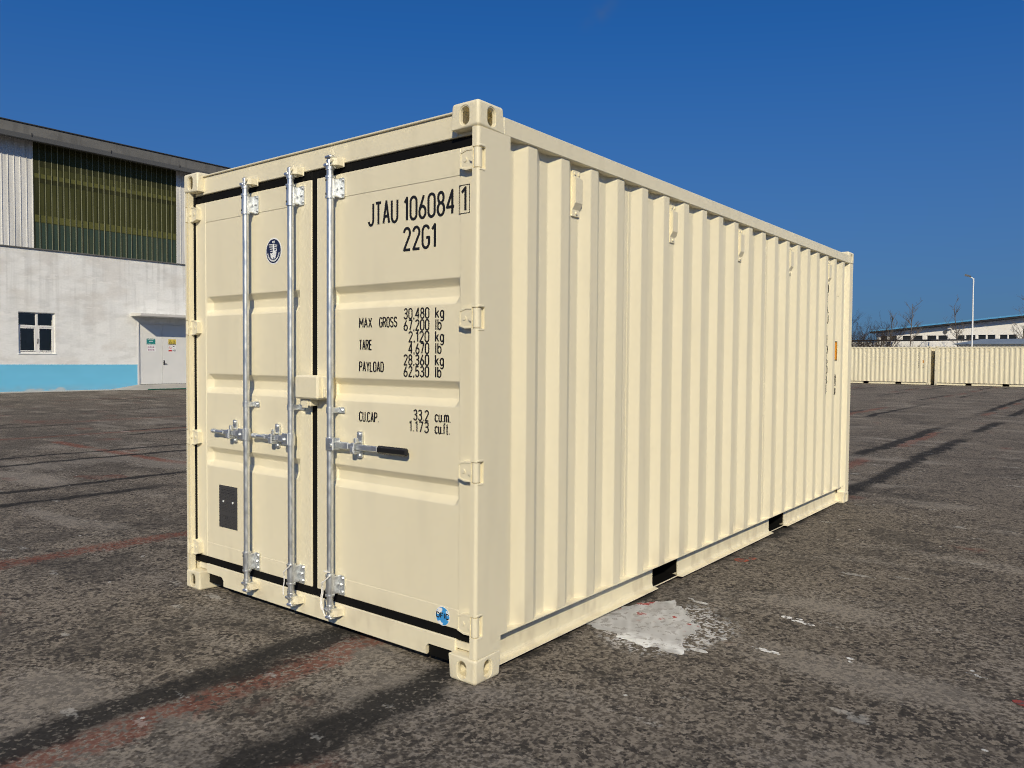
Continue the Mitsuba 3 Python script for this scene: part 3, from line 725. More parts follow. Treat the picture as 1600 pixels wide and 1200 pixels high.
def locking_bar(xc, handle):
    k = free(P('locking_bar'))
    g = 'steel_galvanised'
    put(k + '__rod', rod((xc, YR, .165), (xc, YR, 2.425), RR, 24), g, 30)
    for zc in (2.332, .274):   # guide brackets: a sleeve, a side plate and a bolted flange
        sl = rod((xc, YR, zc - .052), (xc, YR, zc + .052), .0222, 24)
        ring = [rod((xc, YR, zc + s * .052 - .005), (xc, YR, zc + s * .052 + .005), .0248, 24) for s in (-1, 1)]
        fl = on_front(sbox(xc + .018, zc - .052, xc + .066, zc + .050).buffer(-.010).buffer(.010), YF - .001, .006)
        side = cbox(xc + .010, xc + .0235, YR - .002, YF - .001, zc - .047, zc + .047, c=.004)
        put(k + '__bracket', cat(sl, *ring, fl, side), g, 30)
        for dz, dx in ((-.036, .052), (0, .040), (.036, .052)):
            put(k + '__bolt', rod((xc + dx, YF - .006, zc + dz), (xc + dx, YF - .014, zc + dz), .0075, 6), g)
        for dz in (-.036, .034):
            put(k + '__bolt', rod((xc - .004, YR - .021, zc + dz), (xc - .006, YR - .0245, zc + dz), .0055, 8), 'metal_dark')
    cl = [rod((xc, YR, 1.173), (xc, YR, 1.203), .0205, 24), on_front(sbox(xc + .016, 1.173, xc + .066, 1.203).buffer(-.004).buffer(.004), YF - .001, .005), cbox(xc + .010, xc + .0205, YR - .002, YF - .001, 1.174, 1.202, c=.003)]
    put(k + '__clamp', cat(*cl), g, 30)
    put(k + '__bolt', rod((xc + .046, YF - .005, 1.188), (xc + .046, YF - .013, 1.188), .008, 6), g)
    YH = .045                      # face of header and sill
    for s, z in ((1, 2.425), (-1, .165)):   # cam heads in their painted keepers
        zz = lambda a, b: (min(z + s * a, z + s * b), max(z + s * a, z + s * b))
        cam = [rod((xc, YR, z - s * .004), (xc, YR, z + s * .010), .0215, 16), cbox(xc - .020, xc + .020, YR - .020, YR + .030, *zz(.008, .022), c=.004), cbox(xc - .012, xc + .012, YR - .014, YR + .020, *zz(.020, .058), c=.005),
               cbox(xc - .030, xc + .004, YR - .022, YR - .004, *zz(.012, .028), c=.004)]
        if s < 0 or handle > 0:
            cam.append(cbox(xc - .018, xc + .034, YR - .024, YR + .012, *zz(.050, .066), c=.006))
        put(k + '__cam', cat(*cam), g, 30)
        lug = [(-.046, 0), (-.046, .020), (-.034, .046), (-.020, .046), (-.016, .016), (.012, .012), (.016, .050), (.034, .056), (.052, .040), (.058, 0)]
        zl, zh = zz(.016, .050)
        m = extr(Polygon(lug).buffer(-.003).buffer(.003), zh - zl); vv = m.vertices.copy(); m.vertices = np.stack([xc + vv[:, 0], YH - vv[:, 1], zl + vv[:, 2]], 1); m.fix_normals()
        bolt = rod((xc + .030, YH - .050, (zl + zh) / 2 + s * .006), (xc + .031, YH - .064, (zl + zh) / 2 + s * .006), .0095, 10)
        put(k + '__keeper', cat(m, bolt, cbox(xc - .050, xc + .062, YH - .006, YH, zl - .006, zh + .006, c=.002)), 'paint_beige', 30)
    hz, d, yb = 1.010, handle, YR + .012
    put(k + '__handle_hub', cat(rod((xc, YR, hz - .030), (xc, YR, hz + .036), .0225, 20), cbox(*sorted((xc - d * .006, xc + d * .052)), YR - .026, YR - .016, hz - .028, hz + .036, c=.004), cbox(*sorted((xc - d * .006, xc + d * .052)), YR + .016, YR + .026, hz - .028, hz + .036, c=.004)), g, 30)
    put(k + '__bolt', rod((xc + d * .034, YR - .024, hz), (xc + d * .034, YR - .035, hz), .0115, 14), g, 30)
    end = xc + d * (.352 if d > 0 else .285)
    def bar(a, b, h, t):
        return cbox(*sorted((xc + d * a, xc + d * b)), yb - t, yb + t, hz - h, hz + h, c=.0045)
    put(k + '__handle', cat(bar(.034, .135, .0185, .007), bar(.130, .352 if d > 0 else .285, .0145, .006)), g, 30)
    if d > 0:
        put(k + '__grip', cbox(1.783, 1.994, yb - .0125, yb + .0125, hz - .0195, hz + .0195, c=.009), 'grip_black', 30)
    else:
        put(k + '__grip', cat(rod((end + .030, yb, hz), (end - .052, yb, hz), .0115, 12), rod((end - .050, yb, hz), (end - .092, yb, hz), .0135, 12), *[rod((end - .054 - .009 * q, yb, hz), (end - .057 - .009 * q, yb, hz), .0150, 12) for q in range(4)]), g, 30)
    xh = xc + (d * .176 if d < 0 else .188)      # handle catch riveted to the leaf, its hook closed over the bar
    pl = on_front(Polygon([(xh - .009, hz - .048), (xh + .009, hz - .048), (xh + .009, hz + .066), (xh - .009, hz + .066)]).buffer(.010), YF, .010)
    hook = cat(cbox(xh - .018, xh + .012, yb - .024, YF - .008, hz - .034, hz - .0205, c=.004), cbox(xh - .020, xh + .008, yb - .026, yb - .012, hz - .030, hz + .004, c=.004),
               cbox(xh - .012, xh + .014, yb - .006, YF - .008, hz + .0175, hz + .030, c=.004), cbox(xh - .016, xh + .008, yb - .022, yb - .010, hz - .004, hz + .022, c=.004), cbox(xh - .006, xh + .014, yb - .014, yb + .010, hz + .018, hz + .046, c=.005))
    put(k + '__catch', cat(pl, hook), g, 30)
    for dz in (-.046, .062):
        mm = trimesh.creation.icosphere(2, .0125); mm.apply_scale((1, .7, 1)); mm.apply_translation((xh, YF - .010, hz + dz))
        put(k + '__rivet', mm, g, True)


XB = (.676, 1.098, 1.432)
locking_bar(XB[0], -1); locking_bar(XB[1], -1); locking_bar(XB[2], 1)

# ---- lock box
lk = P('lock_box')
lb = mf(cboxm(1.180, 1.374, -.036, YF, 1.240, 1.366, c=.010) - bxm(1.189, 1.365, -.027, YF - .004, 1.20, 1.357))
put(lk + '__shell', lb, 'paint_beige', 20)
put(lk + '__flange', cat(cbox(1.360, 1.412, -.004, YF, 1.246, 1.360, c=.004), cbox(1.195, 1.280, -.008, YF, 1.202, 1.246, c=.004), cbox(1.213, 1.260, -.012, -.008, 1.192, 1.232, c=.002), cbox(1.388, 1.402, -.012, -.003, 1.252, 1.300, c=.003)), 'paint_beige')

# ---- white tie strings on the two lower brackets
for i, xb in enumerate(XB[1:]):
    pts = []
    z0 = .335  # wound round the sleeve
    base = [(.034, -.028, z0), (.012, -.035, z0 - .022), (-.020, -.036, z0 - .048), (-.034, -.020, z0 - .074), (-.036, -.018, z0 - .104), (-.040, -.022, z0 - .136), (-.036, -.026, z0 - .160), (-.026, -.030, z0 - .178)]
    if i:
        base += [(-.010, -.034, z0 - .20), (.008, -.036, z0 - .218)]
    bp = np.array(base); tt = np.linspace(0, len(bp) - 1, 36)
    cur = np.stack([np.interp(tt, range(len(bp)), bp[:, c]) for c in range(3)], 1)
    cur = np.array([cur[max(0, j - 1):j + 2].mean(0) for j in range(len(cur))]) + [xb, YR + .0, 0]
    second = cur[::-1][:20] + np.array([.006, -.004, .004]) if not i else cur[6:30] + np.array([-.007, -.003, .0])
    m = cat(sweep(cur, .0033, 6), sweep(second, .0028, 6))
    if i:
        ang = np.linspace(-2.6, .9, 14)
        m = cat(m, sweep(np.stack([xb + .031 * np.sin(ang), YR - .031 * np.cos(ang), z0 + .004 + .012 * np.cos(ang * .8)], 1), .003, 6))
    put('tie_string', m, 'string_white', 40, ('white string tied round the lower bracket of the middle lock rod', 'white string wound round the lower bracket of the lock rod nearest the lettering')[i], 'string')

# ------------------------------------------------------------------ containers across the yard
def copy_shell(key, tw, label):
    for k in shell:
        if '__forklift' in k or True:
            nk = key + k[len(KEY):]
            scene[nk] = {**scene[k], 'to_world': tw}
    for x0, x1 in ((.07, 1.25), (1.30, 2.39)):
        nk = free(key + '__door')
        scene[nk] = {**mikit.ply(cbox(x0, x1, .02, .07, .2, 2.42), 'paint_beige'), 'to_world': tw}
    tag(key, label, 'shipping container', 'cream shipping containers parked across the yard')


YROW = 55.0
far_tw = lambda x0, yf: T().translate([x0, yf + W, 0]).rotate([0, 0, 1], -90).scale([1, 6.058 / L, 1])
copy_shell('shipping_container_001', far_tw(-11.58, YROW), 'distant cream container just left of the dark gap, orange label near its end')
copy_shell('shipping_container_002', far_tw(-5.27, YROW), 'distant cream container right of the dark gap, cut by the picture edge')
copy_shell('shipping_container_003', far_tw(-8.4, YROW + W + .12), 'container in the row behind, seen only through the dark gap between two cream containers')

# ------------------------------------------------------------------ paint on the ground
def ragged(poly, amp, seed, step=.012, dens=14.0):
    from meshkit import fbm as nfbm
    p = Polygon(poly); n = max(12, int(p.length / step)); pts = []
    c = np.array(p.centroid.coords[0])
    for i in range(n):
        q = np.array(p.exterior.interpolate(i / n, normalized=True).coords[0])
        o = q - c; o /= np.linalg.norm(o)
        s = (nfbm(np.array([[q[0] * dens, q[1] * dens, seed * 3.7]]), 4, seed)[0] - .5) * 2
        pts.append(q + o * amp * s)
    return Polygon(pts).buffer(0)


sp = ragged([(2.30, 1.02), (2.36, 1.30), (2.46, 1.58), (2.56, 1.70), (2.66, 1.60), (2.78, 1.46), (2.88, 1.34), (2.90, 1.18), (2.92, 1.06), (3.0, .95), (2.93, .90), (2.84, .935), (2.79, .90), (2.70, .93), (2.58, .97), (2.45, .985)], .075, 5)
bits = [ragged(A(x, y, rx, ry, 0, 330, 10), .012, s_, .006, 40.0) for x, y, rx, ry, s_ in ((3.03, 1.03, .05, .018, 1), (3.02, 1.15, .03, .014, 2), (2.99, 1.25, .03, .012, 3), (2.70, 1.76, .05, .015, 4), (3.06, 1.26, .02, .012, 6), (2.62, 1.79, .025, .01, 7))]
spm = extr(unary_union([sp] + bits), .003); spm.apply_translation((0, 0, .001))
put('paint_spill', spm, 'paint_spilled', False, 'large ragged grey white paint spill beside the container side wall', 'paint spill')
marks = [('paint_splash', 'paint_splash_white', [(3.285, 1.252, .072, .010, 5), (3.305, 1.236, .066, .008, 6)], 0, 'pair of short white paint strokes on the asphalt right of the big spill'),
         ('paint_splash', 'paint_splash_white', [(3.20, 1.82, .03, .02, 8), (3.28, 1.79, .045, .014, 9), (3.34, 1.775, .035, .016, 10), (3.27, 1.83, .02, .012, 11)], 0, 'faint scattered white paint smear behind the two white strokes'),
         ('paint_splash', 'paint_splash_white', [(3.66, 1.40, .018, .012, 12), (3.67, 1.36, .012, .008, 13)], 0, 'small white paint blot alone in the middle of the open asphalt'),
         ('paint_splash', 'paint_splash_white', [(4.16, 1.56, .03, .005, 14), (4.20, 1.542, .03, .005, 15)], 0, 'thin white paint streaks near the right edge above the red and yellow patch'),
         ('paint_splash', 'paint_splash_red', [(4.42, 1.34, .08, .04, 16), (4.45, 1.27, .05, .03, 17)], 0, 'red paint patch with a yellow middle at the right edge'),
         ('paint_splash', 'paint_splash_yellow', [(4.42, 1.335, .030, .012, 19)], .0012, 'yellow paint dab lying on the red patch'),
         ('paint_splash', 'paint_splash_red', [(2.50, 2.88, .05, .05, 20), (2.55, 2.98, .03, .03, 21)], 0, 'red paint smear beside the rail just past the first forklift pocket')]
for n_, m_, ell, dz, lab in marks:
    sh = unary_union([ragged(A(x, y, rx, ry, 0, 330, 10), .35 * min(rx, ry), s_, .006, 40.0) for x, y, rx, ry, s_ in ell])
    m = extr(sh, .002); m.apply_translation((0, 0, .001 + dz))
    put(n_, m, m_, False, lab, 'paint mark')

# ------------------------------------------------------------------ warehouse on the left
XW = -30.7
B = 'warehouse'
wall = bxm(XW - .35, XW, -8, 46, -.3, 5.80) - bxm(XW - .5, XW + .1, 9.85, 11.21, 1.55, 3.235) - bxm(XW - .5, XW + .1, 14.68, 17.45, -.4, 3.03)
put(B + '__wall', mf(wall), 'plaster_grey')
tag(B, 'long grey plastered warehouse with green glazing band and blue painted base', 'warehouse')
for a, b in ((-8, 14.60), (17.53, 46)):
    put(B + '__painted_band', bx(XW, XW + .006, a, b, -.02, 1.10), 'paint_sky_blue')
put(B + '__sill_trim', cbox(XW - .05, XW + .07, -8, 46, 5.80, 5.845, c=.01), 'fascia_grey')
# ribbed metal cladding either side of the glazing
def clad_panel(y0, w):
    pr = [(0, y0 + .002), (0, y0 + .02), (0, y0 + w - .032), (.034, y0 + w - .026), (.034, y0 + w - .010), (0, y0 + w - .004), (-.02, y0 + w - .004), (-.02, y0 + .002)]
    return zprism([(XW + .01 + a, b) for a, b in pr], 5.85, 10.14)


edge_l, edge_r = 10.445, 16.46
for i in range(12):
    put(B + '__cladding_panel', clad_panel(edge_l - .221 * (i + 1), .221), 'cladding_metal')
for i in range(6):
    put(B + '__cladding_panel', clad_panel(edge_r + .221 * i, .221), 'cladding_metal')
put(B + '__cladding', cat([clad_panel(edge_l - .221 * (i + 1), .221) for i in range(12, 82)] + [clad_panel(edge_r + .221 * i, .221) for i in range(6, 132)]), 'cladding_metal', kind='stuff')
# translucent glazing strips in front of girts and a dark hall
n_st = 26; pw = (edge_r - edge_l) / n_st
for i in range(n_st):
    y0 = edge_l + pw * i
    gk = free(B + '__glazing_panel')
    put(gk + '__sheet', trimesh.Trimesh([[XW + .005, y0, 5.85], [XW + .005, y0 + pw, 5.85], [XW + .005, y0 + pw, 10.14], [XW + .005, y0, 10.14]], [[0, 1, 2], [0, 2, 3]], process=False), 'fibreglass')
    wv = .010 if i % 4 else .016
    put(gk + '__rib', bx(XW + .0055, XW + .030, y0 - wv, y0 + wv * .6, 5.85, 10.14), 'fibreglass_rib')
put(B + '__girt', cbox(XW - .16, XW - .03, edge_l, edge_r, 8.72, 8.90, c=.01), 'girt_yellow')
put(B + '__girt', cbox(XW - .16, XW - .03, edge_l, edge_r, 6.93, 7.22, c=.01), 'girt_yellow')
put(B + '__board', bx(XW - .14, XW - .06, edge_l, edge_r, 5.85, 6.92), 'board_teal')
put(B + '__screen', cat(bx(XW - .26, XW - .22, edge_l, edge_r, 6.93, 10.13)), 'screen_olive')
put(B + '__inner_wall', cat(bx(XW - 1.3, XW - 1.25, edge_l - .6, edge_r + .6, 5.5, 10.4), bx(XW - 1.25, XW - .02, edge_l - .05, edge_l - .0, 5.6, 10.4), bx(XW - 1.25, XW - .02, edge_r, edge_r + .05, 5.6, 10.4), bx(XW - 1.25, XW - .36, edge_l, edge_r, 5.78, 5.80)), 'dark_inside')
# eaves
OH = .62
put(B + '__soffit', bx(XW - .3, XW + OH, -8.4, 46.4, 10.14, 10.20), 'fascia_grey')
put(B + '__fascia', cbox(XW + OH, XW + OH + .05, -8.5, 46.5, 10.22, 10.615, c=.012), 'fascia_grey')
put(B + '__gutter', cat(cbox(XW + OH - .02, XW + OH + .085, -8.5, 46.5, 10.02, 10.225, c=.015)), 'gutter_grey')
for i in range(9):
    yb = 7.1 + 3.05 * (i - 3)
    put(B + '__bracket', cbox(XW + OH + .085, XW + OH + .10, yb, yb + .045, 10.15, 10.29, c=.004), 'metal_dark')
rp = [(XW + OH + .09, 10.62), (XW + OH + .09, 10.66), (XW - 14, 12.2), (XW - 28, 10.6), (XW - 28, 10.5), (XW - 14, 12.1)]
m = extr(Polygon(rp), 55.4); v = m.vertices.copy(); m.vertices = np.stack([v[:, 0], v[:, 2] - 8.7, v[:, 1]], 1); m.fix_normals()
put(B + '__roof', m, 'roof_dark')
for yy in (-8, 45.7):
    e = extr(Polygon([(XW, -.3), (XW, 10.14), (XW - 14, 12.0), (XW - 28, 10.14), (XW - 28, -.3)]), .3); v = e.vertices.copy(); e.vertices = np.stack([v[:, 0], v[:, 2] + yy, v[:, 1]], 1); e.fix_normals()
    put(B + '__end_wall', e, 'plaster_grey')
put(B + '__back_wall', bx(XW - 28.3, XW - 28, -8, 46, -.3, 10.2), 'plaster_grey')
# window
wk = B + '__window'
fx0, fx1 = XW - .16, XW - .09
wf = [cbox(fx0, fx1, 9.85, 9.885, 1.55, 3.235, c=.005), cbox(fx0, fx1, 11.16, 11.21, 1.55, 3.235, c=.005), cbox(fx0, fx1, 9.885, 11.16, 1.55, 1.61, c=.005), cbox(fx0, fx1, 9.885, 11.16, 3.20, 3.235, c=.005),
      cbox(fx0, fx1 + .012, 10.51, 10.59, 1.61, 3.20, c=.005), cbox(fx0, fx1 + .006, 9.885, 10.51, 2.63, 2.71, c=.005), cbox(fx0, fx1 + .006, 10.59, 11.16, 2.63, 2.71, c=.005)]
for a, b in ((9.885, 10.51), (10.59, 11.16)):
    wf += [cbox(fx0 + .01, fx1 + .022, a, a + .05, 1.61, 2.63, c=.004), cbox(fx0 + .01, fx1 + .022, b - .05, b, 1.63, 2.62, c=.004), cbox(fx0 + .01, fx1 + .022, a + .05, b - .05, 1.63, 1.68, c=.004), cbox(fx0 + .01, fx1 + .022, a + .05, b - .05, 2.57, 2.62, c=.004)]
put(wk + '__frame', cat(wf), 'pvc_white')
for a, b, c_, d_ in ((9.88, 10.52, 2.70, 3.21), (10.58, 11.17, 2.70, 3.21), (9.92, 10.47, 1.66, 2.59), (10.63, 11.12, 1.66, 2.59)):
    put(wk + '__pane', trimesh.Trimesh([[XW - .12, a, c_], [XW - .12, b, c_], [XW - .12, b, d_], [XW - .12, a, d_]], [[0, 1, 2], [0, 2, 3]], process=False), 'glass_pane')
put(wk + '__handle', cat(cbox(fx1 + .02, fx1 + .05, 10.56, 10.585, 2.02, 2.16, c=.005), cbox(fx1 + .012, fx1 + .03, 10.555, 10.59, 1.95, 2.02, c=.003)), 'metal_dark')
put(wk + '__room', cat(bx(XW - 1.5, XW - 1.45, 9.0, 12.1, .9, 3.9), bx(XW - 1.45, XW - .36, 9.0, 12.1, .9, .95), bx(XW - 1.45, XW - .36, 9.0, 12.1, 3.85, 3.9), bx(XW - 1.45, XW - .36, 9.0, 9.05, .95, 3.85), bx(XW - 1.45, XW - .36, 12.05, 12.1, .95, 3.85)), 'room_dark')
put(wk + '__sill', cbox(XW - .09, XW + .035, 9.82, 11.24, 1.515, 1.55, c=.008), 'plaster_grey')
# double door under its canopy
dk = B + '__door'
put(dk + '__frame', cat(cbox(XW - .15, XW + .012, 14.60, 14.69, .02, 3.04, c=.005), cbox(XW - .15, XW + .012, 17.45, 17.53, .02, 3.04, c=.005), cbox(XW - .15, XW - .01, 14.69, 17.45, 2.955, 3.03, c=.005)), 'door_white')
put(dk + '__leaf', cbox(XW - .13, XW - .06, 14.70, 15.775, .205, 2.945, c=.006), 'door_white')
put(dk + '__leaf', cbox(XW - .13, XW - .06, 15.79, 17.44, .205, 2.945, c=.006), 'door_white')
put(dk + '__threshold', bx(XW - .35, XW + .0, 14.69, 17.45, -.1, .19), 'concrete_pale')
put(dk + '__handle', cat(cbox(XW - .06, XW - .045, 15.83, 15.90, 1.08, 1.25, c=.004), cbox(XW - .045, XW - .015, 15.84, 15.99, 1.115, 1.145, c=.006), rod((XW - .06, 15.865, 1.28), (XW - .045, 15.865, 1.28), .026, 12)), 'metal_dark')
for z in (.35, 1.15, 2.0, 2.75):
    put(dk + '__hinge', rod((XW - .052, 14.70, z - .06), (XW - .052, 14.70, z + .06), .018, 8), 'fascia_grey')
XS = XW - .0595
def sticker(key, y0, y1, z0, z1, base, pics):
    k = put(dk + '__' + key, on_right(sbox(y0, z0, y1, z1), XS, .002), base)
    for m_, sh in pics:
        put(k + '__print', on_right(affinity.translate(affinity.scale(sh, y1 - y0, z1 - z0, origin=(0, 0)), y0, z0), XS + .0021, .001), m_)
rr = random.Random(11)
def glyphs(n, z0, z1, x0=.1, x1=.9):
    out = []; w = (x1 - x0) / n
    for i in range(n):
        a = x0 + i * w
        for s_ in range(3):
            z = z0 + (z1 - z0) * (s_ + .5) / 3
            out.append(sbox(a, z - .03, a + w * .7, z + .03))
        out.append(sbox(a + w * .28, z0, a + w * .42, z1))
    return unary_union(out)
sticker('sticker', 15.055, 15.455, 2.02, 2.285, 'sign_teal', [('sticker_white', unary_union([sbox(.08, .88, .92, .93), glyphs(4, .45, .62, .3, .72), sbox(.08, .06, .92, .10)]))])
sticker('sticker', 15.075, 15.465, 1.705, 1.975, 'sticker_white', [('sign_purple', unary_union([glyphs(4, .58, .86), glyphs(4, .14, .42)]))])
tri = Polygon([(.04, .25), (.46, .25), (.25, .92)]); tri2 = affinity.translate(tri, .5, 0)
sticker('sticker', 16.07, 16.44, 2.03, 2.285, 'sign_yellow', [('metal_dark', unary_union([t2.difference(affinity.scale(t2, .7, .7)) for t2 in (tri, tri2)] + [sbox(.23, .42, .27, .66), sbox(.73, .42, .77, .66), sbox(.02, .02, .98, .16)]))])
circ = Point(.25, .65).buffer(.2)
sticker('sticker', 16.07, 16.44, 1.705, 1.975, 'sticker_white', [('sign_red', unary_union([circ.difference(circ.buffer(-.05)), LineString([(.1, .8), (.4, .5)]).buffer(.025), sbox(.03, .04, .47, .30)])), ('metal_dark', unary_union([sbox(.58, .82, .82, .95), sbox(.60, .4, .66, .6), sbox(.78, .4, .92, .5), glyphs(4, .06, .28, .55, .97)]))])
cz0, cz1 = 3.265, 3.405
put(B + '__canopy', mf(hull([(XW, 14.316, cz0), (XW, 17.9, cz0), (XW, 14.316, cz1), (XW, 17.9, cz1), (XW + .95, 14.316, cz0 + .01), (XW + .95, 17.9, cz0 + .01), (XW + .95, 14.316, cz1 - .02), (XW + .95, 17.9, cz1 - .02)])), 'canopy_concrete')
put(B + '__ramp', mf(hull([(XW, 14.62, .19), (XW + .35, 14.62, .19), (XW, 17.6, .19), (XW + .35, 17.6, .19), (XW, 13.4, .0), (XW + 1.0, 13.5, .0), (XW + 1.5, 14.3, 0), (XW + 1.5, 18.2, 0), (XW, 18.9, 0)])), 'concrete_pale')
put('apron', bx(XW, XW + 1.0, -8, 13.3, -.02, .008), 'concrete_pale', kind='structure', label='narrow pale concrete strip along the warehouse base')
put('kerb', cbox(XW + 1.52, XW + 1.66, 14.3, 18.2, 0, .05, c=.015), 'kerb_green', label='low dark green kerb at the foot of the warehouse door ramp', cat_='kerb')

# ------------------------------------------------------------------ across the yard, right
YB, XL = 95.0, -18.3
F = 'factory_building'
sl = .0975
zr = lambda x: 5.12 + sl * (x + 18.75)
XA = 14.0
fb = m3.Manifold.extrude(m3.CrossSection([[(XL, 0), (XA, 0), (XA, zr(XA) - .22), (XL, zr(XL) - .22)]]), .4)
holes = []
wins = [(-18.0, -17.2), (-17.08, -16.2), (-15.65, -14.68), (-14.52, -13.5), (-13.08, -12.1), (-11.95, -10.95), (-10.06, -9.28), (-9.2, -8.24), (-8.02, -7.24), (-7.14, -6.36), (-5.98, -5.24), (-5.16, -4.38), (-3.9, -3.1), (-3.0, -2.2), (-1.6, -.8), (-.7, .1)]
ZW0, ZW1 = 4.11, 4.60
for a, b in wins:
    fb = fb - m3.Manifold.cube((b - a, ZW1 - ZW0, .2)).translate((a, ZW0, .22))
m = mf(fb); v = m.vertices.copy(); m.vertices = np.stack([v[:, 0], YB + .4 - v[:, 2], v[:, 1]], 1)
put(F + '__wall', m, 'wall_white')
put(F + '__wall', bx(XL, XL + .3, YB + .401, YB + 40, 0, 4.8), 'wall_white'); put(F + '__wall', bx(XA - .3, XA, YB + .401, YB + 40, 0, 8), 'wall_white')
tag(F, 'distant white factory building with sloping blue roof edge and strip windows', 'factory')
for a, b in wins:
    k = free(F + '__window')
    put(k + '__pane', bx(a, b, YB + .14, YB + .16, ZW0, ZW1), 'window_dark')
    put(k + '__frame', cat(bx(a, a + .05, YB + .08, YB + .139, ZW0, ZW1), bx(b - .05, b, YB + .08, YB + .139, ZW0, ZW1), bx(a + .05, b - .05, YB + .08, YB + .139, ZW0, ZW0 + .04)), 'pvc_white')
def rl_(y0, y1, za, zb, x0=XL - .7, x1=XA + .6):
    e = extr(Polygon([(x0, zr(x0) + za), (x1, zr(x1) + za), (x1, zr(x1) + zb), (x0, zr(x0) + zb)]), y1 - y0); vv = e.vertices.copy(); e.vertices = np.stack([vv[:, 0], y1 - vv[:, 2], vv[:, 1]], 1); e.fix_normals(); return e
put(F + '__roof', rl_(YB - .9, YB + 40, -.02, .14), 'roof_blue')
put(F + '__overhang_shade', rl_(YB - .84, YB + .0, -.18, -.021), 'metal_dark')  # dark strip put in for the shadow line below the roof overhang
put(F + '__downpipe', cat(cbox(-10.95, -10.55, YB - .35, YB - .002, 5.30, 5.62, c=.03), cbox(-10.62, -10.52, YB - .12, YB - .002, 4.9, 5.3, c=.02)), 'wall_white')
put(F + '__vent', rod((-11.19, YB - .002, 4.99), (-11.19, YB - .08, 4.99), .22, 16), 'gutter_grey')
put(F + '__roof_vent', cat(*[rod((x, YB + 2, zr(x)), (x, YB + 2, zr(x) + h_), .07, 8) for x, h_ in ((-12.4, .36), (-11.9, .28), (-11.5, .30))], bx(-12.5, -11.4, YB + 1.95, YB + 2.05, zr(-12) + .12, zr(-12) + .17)), 'metal_dark')
WALLY = 75.0
bw = 'boundary_wall'
put(bw + '__wall', bx(-27.9, 18, WALLY, WALLY + .25, 0, 3.40), 'wall_white', label=None)
put(bw + '__rail', rod((-28, WALLY + .05, 3.52), (18, WALLY + .05, 3.56), .075, 8), 'metal_dark')
for x in np.arange(-27.5, 18, 3.0):
    put(bw + '__post', rod((x, WALLY + .05, 3.39), (x, WALLY + .05, 3.52), .03, 6), 'metal_dark')
tag(bw, 'long white boundary wall with dark pipe rail along its top, behind the far containers', 'wall')
# low shed with a hipped roof
S = 'shed'
put(S + '__wall', bx(-5.0, 8.6, 62.4, 69, 0, 2.86), 'wall_white')
tag(S, 'low shed with grey blue hipped roof behind the far right container', 'shed')
put(S + '__roof', mf(hull([(-5.35, 62, 2.86), (9, 62, 2.86), (-5.35, 69.4, 2.86), (9, 69.4, 2.86), (-5.35, 62, 2.90), (9, 62, 2.90), (-5.35, 69.4, 2.90), (9, 69.4, 2.90), (-3.9, 65.2, 3.32), (7.5, 65.2, 3.32), (-3.9, 66.2, 3.32), (7.5, 66.2, 3.32)])), 'shed_roof')
# street lamp
Lk = 'street_lamp'
lx, ly = -4.02, 62.0 - .4
put(Lk + '__pole', sweep([(lx, ly, 0), (lx, ly, 4), (lx - .02, ly, 7.62)], [.062, .054, .045], 12), 'lamp_white', 40)
put(Lk + '__arm', sweep([(lx - .02, ly, 7.55), (lx - .12, ly - .02, 7.66), (lx - .26, ly - .04, 7.70)], .035, 8), 'lamp_white', 40)
put(Lk + '__lamp_head', mf(hull([(lx - .18, ly - .12, 7.70), (lx - .18, ly + .05, 7.70), (lx - .58, ly - .18, 7.80), (lx - .58, ly + .11, 7.80), (lx - .18, ly - .12, 7.80), (lx - .18, ly + .06, 7.80), (lx - .54, ly - .12, 7.95), (lx - .54, ly + .06, 7.95)])), 'gutter_grey')
tag(Lk, 'tall white street lamp post with small dark head turned left', 'street lamp')

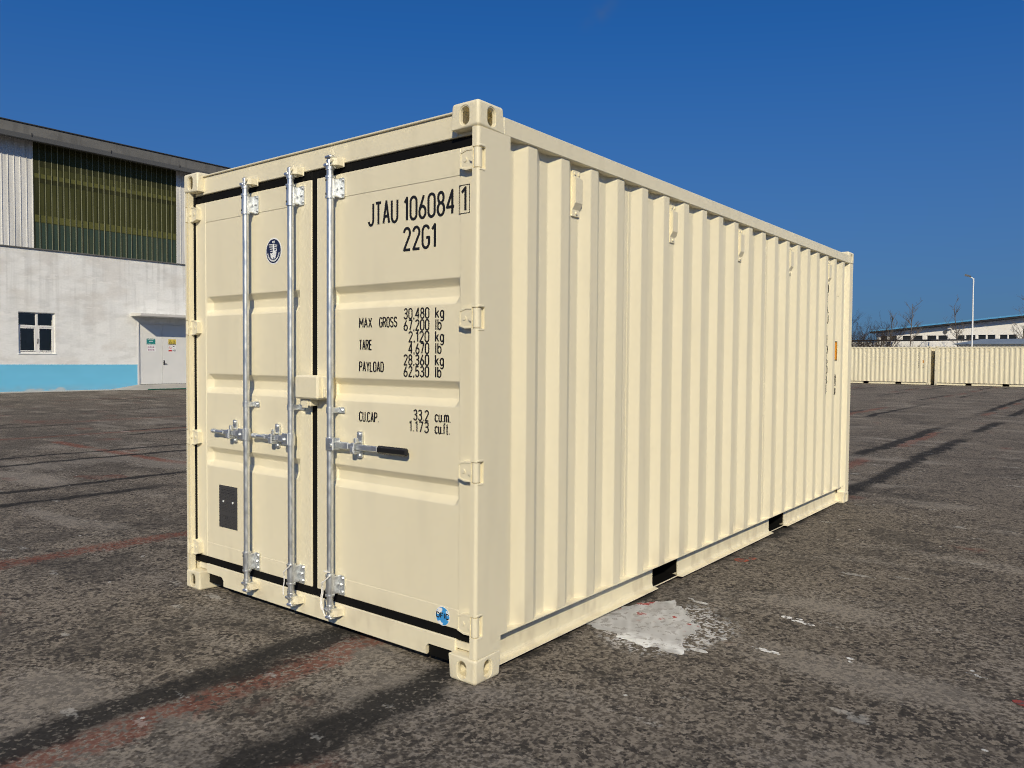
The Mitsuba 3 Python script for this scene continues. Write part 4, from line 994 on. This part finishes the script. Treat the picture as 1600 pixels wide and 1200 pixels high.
# ------------------------------------------------------------------ bare trees
def bare_tree(name, base, h, spread, seed, label, stems=1, cat_='tree', first=.32, group=None):
    R_ = random.Random(seed); trunk, twigs = [], []

    def grow(p, d, ln, r, depth):
        n = 5; pts = [np.array(p)]; dd = np.array(d, float)
        for i in range(n):
            dd = dd + np.array([R_.gauss(0, .07), R_.gauss(0, .07), R_.gauss(.05, .05)]); dd /= np.linalg.norm(dd)
            pts.append(pts[-1] + dd * ln / n)
        rad = np.linspace(r, max(r * .35, .004), n + 1)
        (trunk if depth == 0 else twigs).append(sweep(pts, rad, 7 if depth == 0 else 4, cap=False))
        if depth >= 3 or ln < .22:
            return
        cnt = {0: 20 if stems == 1 else 12, 1: 5, 2: 3}[depth]
        for i in range(cnt):
            t = R_.uniform(first if depth == 0 else .25, 1.0)
            q = pts[0] + (pts[-1] - pts[0]) * 0
            a = t * n; j = min(int(a), n - 1); q = pts[j] + (pts[j + 1] - pts[j]) * (a - j)
            az = R_.uniform(0, 6.283); up_ = R_.uniform(.45, 1.1)
            nd = dd * up_ + np.array([math.cos(az), math.sin(az), R_.uniform(-.1, .35)]) * spread; nd /= np.linalg.norm(nd)
            grow(q, nd, ln * (R_.uniform(.14, .28) * (1.5 - 1.0 * t) if depth == 0 and stems == 1 else R_.uniform(.26, .46)), r * (.34 if depth == 0 and stems == 1 else .5), depth + 1)
    for s in range(stems):
        if stems == 1:
            grow(base, (0, 0, 1), h, .062, 0)
        else:
            az = R_.uniform(0, 6.283); lean = R_.uniform(.1, .9)
            grow((base[0] + R_.uniform(-.5, .5), base[1] + R_.uniform(-.5, .5), 0), (math.cos(az) * lean, math.sin(az) * lean, 1), h * R_.uniform(.6, 1.0), .035, 0)
    k = free(name)
    bm = 'bark' if stems == 1 else 'bark_dark'
    put(k + '__trunk', cat(trunk), bm, 40); put(k + '__crown', cat(twigs), bm, 40)
    tag(k, label, cat_, group)


bare_tree('bare_tree', (-10.3, 72, 0), 6.7, .9, 21, 'bare young tree above the far left container, left of the lamp post')
bare_tree('bare_tree', (-6.08, 72, 0), 6.4, .75, 34, 'bare slender tree just left of the street lamp')
bare_tree('bare_tree', (-1.85, 72, 0), 7.0, .75, 45, 'bare dense tree at the right edge of the picture')
bare_tree('bare_tree', (-12.25, 72.5, 0), 5.5, .35, 56, 'short upright bare sapling beside the bushy shrub')
bare_tree('bare_shrub', (-13.7, 72, 0), 5.2, .8, 67, 'dark leafless many stemmed shrub next to the big container edge', 20, 'shrub', .2)
bare_tree('bare_shrub', (-15.6, 73, 0), 4.6, .8, 78, 'leafless shrub half hidden behind the big container edge', 14, 'shrub', .2)
